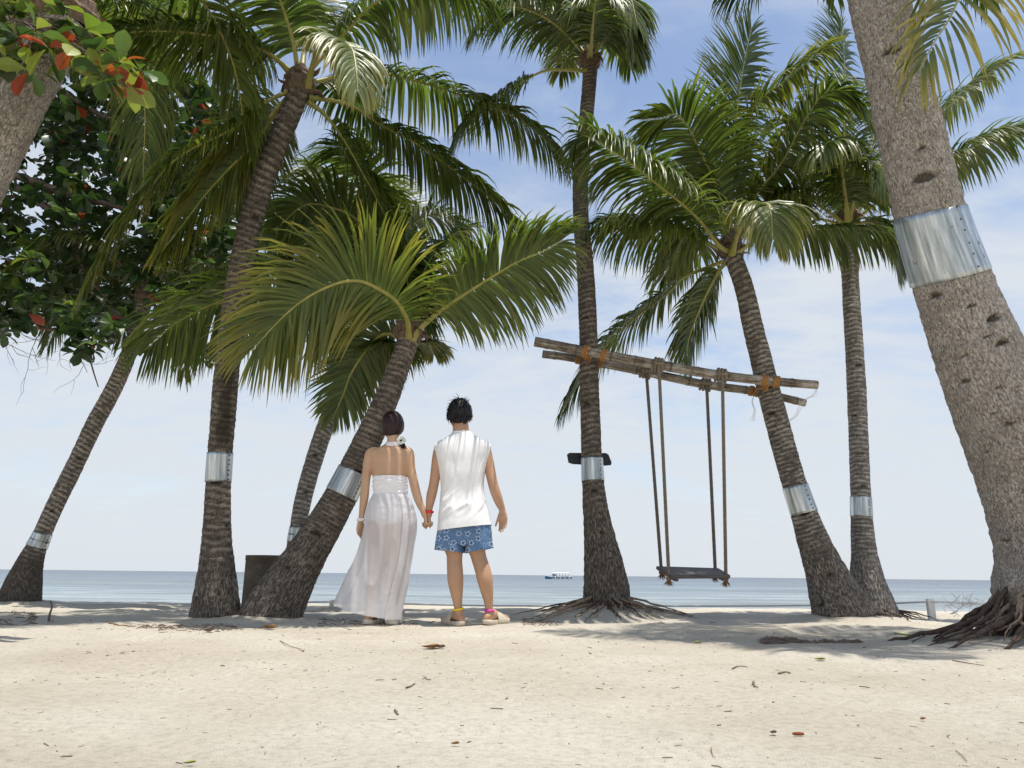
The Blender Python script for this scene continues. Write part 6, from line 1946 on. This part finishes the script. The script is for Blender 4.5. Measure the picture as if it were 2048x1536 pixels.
limb(mb, [(763, 1068, 0, 27), (758, 1100, 0, 23), (753, 1135, 0, 18), (750, 1155, -0.01, 15.5), (747, 1175, -0.018, 14.6), (743, 1200, -0.01, 11), (740, 1220, 0, 8.2), (738, 1236, 0, 8.0)])
limb(mb, [(799, 1068, 0, 27), (797, 1100, 0, 23), (794, 1135, 0, 18), (792, 1155, -0.01, 15.5), (790, 1175, -0.018, 14.6), (787, 1200, -0.01, 11), (785, 1220, 0, 8.2), (784, 1236, 0, 8.0)])
ww_ = W(850, 1029, 0.004)
hand(mb, ww_, (0.16, 0.0, -1), (1, 0.1, 0.1), (0, 1, 0), 0.158, (1.10, 1.30, 0.8), 0.0, 0.0070, 0.1, 0.35)
wl_ = W(721.5, 1042, 0.0)
hand(mb, wl_, (-0.04, 0.02, -1), (0.75, -0.65, 0), (0.6, 0.8, 0), 0.155, (0.25, 0.35, 0.25), 0.03, 0.0070, 0.3, 0.4)
fl_w = W(737, 1246, -0.005); fr_w = W(784, 1247, -0.005)
gl2, gr2 = float(ground_z(fl_w[0], fl_w[1])), float(ground_z(fr_w[0], fr_w[1]))
foot(mb, np.array([fl_w[0], fl_w[1], 0]), R(18), 0.225, gl2 + 0.032, 0.92)
foot(mb, np.array([fr_w[0], fr_w[1], 0]), R(6), 0.225, gr2 + 0.032, 0.92)
remesh(mb, 'body', m_skin_w, wom)
for sg in (-1, 1): b_ = MB(); ball(b_, hw_ + np.array([sg * 0.029, 0.083, 0.004]), (0.012, 0.008, 0.006), 8); b_.build('eye', m_eye, wom)
hair = hair_cap('hair', wom, m_hair_w, hw_, 21 * SPX, 25 * SPX, 28 * SPX, 8, 0.02, thr=((-1, 0, 0.6, 1), (-0.90, -0.62, 0.1, 0.5)), nape=0.80, strands=0, out=1.15)
pt = MB()
pc = W(803, 880, -0.02)
rgp = np.random.default_rng(2)
for i in range(60):
    o = rgp.normal(0, 0.006, 3)
    pt.tube(cr([pc + o, pc + o + np.array([0.010, -0.01, -0.03]), pc + o * 1.6 + np.array([0.018 + rgp.normal(0, 0.008), -0.012, -0.066 + rgp.normal(0, 0.01)])], 7), np.linspace(0.006, 0.0012, 7), 5)
for i in range(0):  # sweep of hair to the knot
    a = W(770 + rgp.uniform(0, 24), 872 + rgp.uniform(-6, 6), -0.075)
    pt.tube(cr([a, (a + pc) / 2 + np.array([0, -0.012, -0.008]), pc], 7), 0.007, 5)
pt.build('ponytail', m_hair_w, hair)
m_flower, *_ = newmat('pale_scrunchie', (0.72, 0.71, 0.66), 0.55)
sb = MB(); s0 = W(802.5, 881.5, -0.03)
for i in range(9):
    a = i * 0.698
    ball(sb, s0 + np.array([math.cos(a) * 0.022, -0.008 + 0.008 * math.sin(a * 2), math.sin(a) * 0.020]), (0.015, 0.011, 0.013), 10)
sb.build('hair_tie', m_flower, wom)
# dress
m_dress, n, l, b = newmat('white_dotted_cotton', (0.84, 0.82, 0.83), 0.85, 0, 0.2)
tu = nd(n, 'ShaderNodeTexCoord')
vo = nd(n, 'ShaderNodeTexVoronoi', i_Scale=75.0, i_Randomness=0.7); l.new(tu.outputs['Object'], vo.inputs['Vector'])
dt = nd(n, 'ShaderNodeMapRange', n_1=0.14, n_2=0.20, n_3=0.55, n_4=0.0); l.new(vo.outputs['Distance'], dt.inputs[0])
l.new(mixc(n, l, dt.outputs[0], (0.84, 0.82, 0.83), (0.45, 0.43, 0.46)), b.inputs['Base Color'])
nz = nd(n, 'ShaderNodeTexNoise', i_Scale=18.0, i_Detail=5.0, i_Distortion=0.6); l.new(tu.outputs['Object'], nz.inputs['Vector'])
bump(n, l, b, nz.outputs['Fac'], 0.3, 0.01)
m_sheer = m_dress.copy(); m_sheer.name = 'sheer_dotted_cotton'
n = m_sheer.node_tree.nodes; l = m_sheer.node_tree.links; b = n['Principled BSDF']
tp = nd(n, 'ShaderNodeBsdfTransparent'); tl = nd(n, 'ShaderNodeBsdfTranslucent'); tl.inputs['Color'].default_value = (0.75, 0.73, 0.74, 1)
m1 = nd(n, 'ShaderNodeMixShader', i_Fac=0.30); l.new(b.outputs[0], m1.inputs[1]); l.new(tl.outputs[0], m1.inputs[2])
m2_ = nd(n, 'ShaderNodeMixShader', i_Fac=0.24); l.new(m1.outputs[0], m2_.inputs[1]); l.new(tp.outputs[0], m2_.inputs[2])
l.new(m2_.outputs[0], n['Material Output'].inputs[0])


def ruche(a, v):
    return 0.0035 * np.sin(v * 46 + 3 * vnoise(a * 2, v * 2, 51) * 3) + 0.006 * (vnoise(a * 5, v * 14, 52) - 0.5)


garment('bodice', wom, m_dress, [953.5, 962, 975, 988, 1000, 1008], [745.8, 745.4, 745.6, 746.5, 742, 738], [813.6, 814.2, 814.8, 814.8, 819.5, 823], [0.088, 0.090, 0.085, 0.082, 0.092, 0.1], 0.0, k=96, n=60, fold=ruche, e=0.92)
garment('swimsuit_bottom', wom, m_dress, [1000, 1012, 1028, 1042, 1054], [743, 738.5, 734.5, 735, 741], [819, 823.5, 827, 826.5, 820], [0.088, 0.10, 0.110, 0.114, 0.106], -0.004, k=72, n=30)
mbh = MB(); a = np.linspace(0, 2 * np.pi, 40)
for dz, dr in ((-0.010, 0.010), (0.0, 0.005), (0.010, 0.0)):
    cq = np.array([W(785.8, 888.5, 0.005) + np.array([math.cos(x) * (13.3 * SPX + dr), math.sin(x) * (0.050 + dr), dz + 0.006 * math.sin(x)]) for x in a])
    mbh.tube(cq, 0.0065, 8)
mbh.build('halter_band', m_dress, wom)
for sg in (-1, 1):   # straps down the front from the neck band
    mbh = MB(); mbh.tube(cr([W(785.8 + sg * 10, 889, 0.055), W(785 + sg * 16, 905, 0.10), W(781 + sg * 18, 930, 0.105), W(780 + sg * 18, 956, 0.095)], 14), 0.012, 8, True, 0.35)
    mbh.build('halter_strap', m_dress, wom)


def skirt_fold(a, v):
    w_ = np.clip((v - 0.12) / 0.5, 0, 1)
    d = 0.014 * w_ * (np.sin(a * 7 + 2.2 * v + 0.6) * 0.6 + np.sin(a * 13 - 3 * v) * 0.35)
    s1 = np.abs(2 * vnoise(np.cos(a) * 3.2 - v * 2.4 + 5, v * 2.0, 61) - 1)
    d = d + 0.012 * (1 - s1) ** 2 * np.clip(v * 5, 0, 1)
    s2 = np.abs(2 * vnoise(np.cos(a) * 2 + v * 3, v * 16, 62) - 1)
    d = d + 0.007 * (1 - s2) ** 2 * np.exp(-((v - 0.10) / 0.10) ** 2)
    return d - 0.004


ysk = [990, 1000, 1025, 1050, 1080, 1120, 1160, 1190, 1212, 1232]
skL = [745.5, 740.5, 733.5, 730, 723.5, 712.5, 698, 685, 676, 670]
skR = [815.5, 820.5, 828, 829.5, 827, 821.5, 813, 807, 803, 800]
skD = [0.090, 0.100, 0.122, 0.126, 0.124, 0.122, 0.125, 0.135, 0.145, 0.155]
garment('skirt', wom, m_sheer, ysk, skL, skR, skD, lambda v: -0.004 + 0.02 * v, k=160, n=110, fold=skirt_fold, hem=lambda xs: np.interp(xs, [668, 690, 735, 770, 800], [1206, 1219, 1229, 1235, 1236]))
garment('skirt_flap', wom, m_sheer, ysk, skL, skR, [x + 0.010 for x in skD], lambda v: -0.004 + 0.02 * v, k=40, n=80, a0=-1.0, a1=0.15, closed=False, fold=lambda a, v: skirt_fold(a, v) + 0.006, hem=lambda xs: np.interp(xs, [740, 770, 800], [1232, 1237, 1239]))
mbh = MB(); mbh.tube(cr([W(827, 1040, -0.02), W(829.5, 1060, -0.02), W(827.5, 1085, -0.02), W(825, 1105, -0.02)], 12), 0.003, 6)
mbh.tube(cr([W(827, 1040, -0.02), W(831, 1058, -0.015), W(829, 1078, -0.02)], 10), 0.003, 6)
mbh.build('tie_string', m_dress, wom)
sandal(wom, np.array([fl_w[0], fl_w[1], 0]), R(18), m_sandal_w, 0.262, 0.95, gl2)
sandal(wom, np.array([fr_w[0], fr_w[1], 0]), R(6), m_sandal_w, 0.262, 0.95, gr2)
ringband('wristband', wom, W(722, 1040, 0), 6.2 * SPX + 0.003, 0.007, (0.80, 0.78, 0.76), hgt=1.6, rough=0.6)['label'] = 'white wristband'
# ================================================================== things lying on the sand
m_dry = noisy('dry_leaf', (0.16, 0.075, 0.03), (0.34, 0.20, 0.09), 30, 0.8, 0.4)
m_dryd = noisy('dark_dry_bit', (0.09, 0.068, 0.052), (0.24, 0.18, 0.14), 40, 0.9, 0.4)
m_gleaf = noisy('fallen_green_leaf', (0.16, 0.20, 0.04), (0.32, 0.32, 0.08), 30, 0.6, 0.3)
m_redc = noisy('red_brown_catkin', (0.18, 0.045, 0.02), (0.34, 0.11, 0.05), 120, 0.85, 0.6)


def sand_pt(px, py, up=0.0):
    p = ground_hit(px, py)
    for _ in range(6):
        p = ground_hit(px, py, float(ground_z(p[0], p[1])))
    p[2] = float(ground_z(p[0], p[1])) + up
    return p


def fallen_leaf(label, px, py, L, ang, mat, curl=0.35):
    c = sand_pt(px, py, 0.006)
    v = leaf_v.copy(); v[:, 0] -= 0.5
    v[:, 2] = 0.25 * curl * (v[:, 0] * 2) ** 2 + np.abs(v[:, 1]) * curl * 1.6
    ca, sa = math.cos(ang), math.sin(ang)
    q = np.stack([v[:, 0] * ca - v[:, 1] * sa, v[:, 0] * sa + v[:, 1] * ca, v[:, 2]], 1) * L + c
    top = q; bot = q - np.array([0, 0, 0.0012])
    n_ = len(q)
    f = [tuple(x) for x in leaf_f] + [tuple(i + n_ for i in x[::-1]) for x in leaf_f]
    o = mesh_obj('fallen_leaf', np.vstack([top, bot]), f, mat)
    tag(o, label, 'leaf', 'fallen leaves on the sand')


def twig_on_sand(label, path, r, mat=m_dryd, name='fallen_twig', lift=0.004):
    q = cr([sand_pt(x, y, lift) for x, y in path], 18)
    q[:, 2] = np.maximum(q[:, 2], ground_z(q[:, 0], q[:, 1]) + r * 0.7)
    q[1:-1] += np.random.default_rng(int(path[0][0])).normal(0, r * 0.5, (16, 3)) * np.array([1, 1, 0])
    mb = MB(); mb.tube(q, np.linspace(r, r * 0.5, 18), 6)
    o = mb.build(name, mat); tag(o, label, 'twig', 'twigs lying on the sand')
    return o


fallen_leaf('curled yellow-brown leaf on the sand in front of the man', 862, 1298, 0.10, 0.1, m_dry)
fallen_leaf('dark dry leaf bit beside the curled leaf in front of the man', 881, 1298, 0.05, 0.3, m_dryd, 0.6)
fallen_leaf('reddish-brown curled leaf on the sand in front of the leaning palm base', 537, 1259, 0.10, -0.1, m_dry, 0.5)
fallen_leaf('flat dark leaf just behind the reddish-brown leaf', 541, 1253, 0.10, 0.1, m_dryd, 0.1)
fallen_leaf('dark upturned dry leaf on the sand left of the reddish-brown leaf', 417, 1266, 0.07, 0.9, m_dryd, 0.9)
fallen_leaf('yellow-green leaf on the sand between the man and the centre palm', 1395, 1288, 0.06, 0.2, m_gleaf)
fallen_leaf('small yellow-green leaf between the two people on the sand', 865, 1247, 0.06, 0.5, m_gleaf)
fallen_leaf('yellow-green weed leaf in front of the right-hand palms', 1640, 1323, 0.05, -0.4, m_gleaf)
fallen_leaf('dark leaf on the sand behind the woman, right of her skirt', 800, 1227, 0.10, 0.1, m_dryd, 0.2)
fallen_leaf('brown leaf low on the right half of the foreground sand', 1846, 1443, 0.022, 0.4, m_dry, 0.5)
fallen_leaf('small brown leaf left of the red-brown catkin', 1547, 1471, 0.018, 0.1, m_dryd, 0.6)
fallen_leaf('brown leaf bit below the middle of the foreground sand', 910, 1493, 0.020, 0.2, m_dry, 0.4)
fallen_leaf('green leaf tip at the bottom edge of the sand', 378, 1532, 0.025, 0.4, m_gleaf, 0.3)
twig_on_sand('long thin straw lying in front of the leaning palm', [(560, 1283), (585, 1296), (608, 1307)], 0.0022, m_dry)
twig_on_sand('small twig left of the middle of the foreground', [(812, 1378), (822, 1374), (830, 1369)], 0.003)
twig_on_sand('short dark twig on the foreground sand below the woman', [(790, 1423), (797, 1432)], 0.003)
twig_on_sand('curved twig on the sand below the swing seat', [(1465, 1339), (1478, 1334), (1495, 1336)], 0.003)
twig_on_sand('thick bent twig on the sand right below the swing', [(1557, 1349), (1570, 1345), (1582, 1348)], 0.004)
twig_on_sand('hooked grey twig on the sand below the swing', [(1507, 1366), (1508, 1373), (1516, 1377)], 0.004)
twig_on_sand('long thin twig in front of the near palm roots', [(1905, 1326), (1935, 1327), (1969, 1333)], 0.0025)
twig_on_sand('yellow-green frond stalk lying left of the near palm roots', [(1790, 1273), (1820, 1274), (1850, 1275)], 0.006, m_gleaf)
twig_on_sand('dark root lying on sand left of the near palm', [(1825, 1285), (1870, 1272), (1925, 1262)], 0.006)
twig_on_sand('thin straw at the lower right corner', [(1912, 1505), (1925, 1515), (1934, 1526)], 0.0012)
twig_on_sand('thin curled straw at the bottom of the foreground', [(1422, 1498), (1424, 1510), (1430, 1518)], 0.0012, m_dry)
twig_on_sand('dry stalk lying on the shaded sand left of the tall palm', [(218, 1247), (240, 1250), (258, 1254)], 0.006, m_dry)
# catkin: a knobbly spike
mb = MB(); c0, c1 = sand_pt(1586, 1472.5, 0.006), sand_pt(1607, 1473, 0.006)
for i, t in enumerate(np.linspace(0, 1, 15)):
    c = c0 * (1 - t) + c1 * t
    mb.tube([c, c + (c1 - c0) * 0.05], 0.0030 * (0.7 + 0.5 * math.sin(math.pi * (0.1 + 0.8 * t))) * (1 + 0.25 * (i % 2)), 7)
o = mb.build('catkin', m_redc); tag(o, 'red-brown knobbly catkin lying low on the right of the foreground sand', 'catkin')
# upright stick
mb = MB(); b0 = sand_pt(99, 1237, -0.03)
mb.tube(cr([b0, b0 + np.array([-0.004, 0, 0.07]), b0 + np.array([0.004, 0, 0.13]), b0 + np.array([-0.014, 0, 0.175])], 12), np.linspace(0.012, 0.005, 12), 8, True, 0.5)
o = mb.build('upright_stick', m_dryd); tag(o, 'short dark stick standing upright in the sand at the far left', 'stick')

# fine litter: nobody could count it
rgd = np.random.default_rng(77)
mb = MB()
k_ = 0
while k_ < 1500:
    px, py = rgd.uniform(-60, 2110), 1240 + 330 * rgd.random() ** 1.3
    dens = vnoise(px / 150, (py - 1200) / 45, 5)
    if rgd.random() > 0.25 + 0.75 * dens: continue
    if py > 1380 and rgd.random() < 0.6: continue
    c = sand_pt(px, py)
    if c[1] > 8.8 or c[1] < 1.2: continue
    k_ += 1
    a = rgd.uniform(0, np.pi); sz = float(np.clip(rgd.lognormal(-5.6, 0.5), 0.0015, 0.012)) * (0.4 + c[1] / 6)
    d = np.array([math.cos(a), math.sin(a), 0])
    if rgd.random() < 0.55:
        ln = sz * rgd.uniform(1.2, 4.5); s_ = np.array([-d[1], d[0], 0])
        p0, p1 = c - d * ln / 2, c + d * ln / 2
        pm_ = c + s_ * ln * rgd.normal(0, 0.15)
        q = np.array([p0, pm_, p1]); q[:, 2] = ground_z(q[:, 0], q[:, 1]) + sz * 0.18
        mb.tube(q, sz * 0.2, 4)
    else:
        h = sz * 0.35; ang = np.linspace(0, 2 * np.pi, 5, endpoint=False)
        r_ = sz * 0.5 * rgd.uniform(0.6, 1.3, 5)
        bot = c + np.stack([r_ * np.cos(ang + a), r_ * np.sin(ang + a), np.full(5, -0.001)], -1)
        tp = c + np.stack([r_ * 0.6 * np.cos(ang + a), r_ * 0.6 * np.sin(ang + a), np.full(5, h)], -1)
        mb.loft([bot, tp])
o = mb.build('sand_litter', m_dryd, None, False)
tag(o, 'scattered bits of bark, straw and coral on the sand', 'litter', kind='stuff')
# heaps of dry fibre
m_fib = noisy('dry_fibre', (0.10, 0.07, 0.055), (0.27, 0.21, 0.16), 30, 0.9, 0.3)
mb = MB()
for (x0, x1, y0, y1, nn) in ((1525, 1592, 1277, 1286, 260), (1595, 1720, 1282, 1287, 120), (-10, 70, 1229, 1237, 260), (260, 480, 1250, 1262, 120), (1045, 1120, 1238, 1252, 60), (640, 830, 1240, 1252, 90), (1240, 1330, 1232, 1246, 80)):
    for _ in range(nn):
        c = sand_pt(rgd.uniform(x0, x1), rgd.uniform(y0, y1))
        a = rgd.normal(0, 0.7); ln = rgd.uniform(0.02, 0.075); d = np.array([math.cos(a), math.sin(a) * 0.6, 0])
        q = np.array([c - d * ln / 2, c + np.array([0, 0, rgd.uniform(0.0, 0.018)]), c + d * ln / 2])
        q[:, 2] = np.maximum(q[:, 2], ground_z(q[:, 0], q[:, 1]) + 0.002)
        mb.tube(q, rgd.uniform(0.0012, 0.003), 4)
o = mb.build('dry_fibre_litter', m_fib, None, False)
tag(o, 'matted dry fibre and straw heaped in low drifts on the sand', 'litter', kind='stuff')
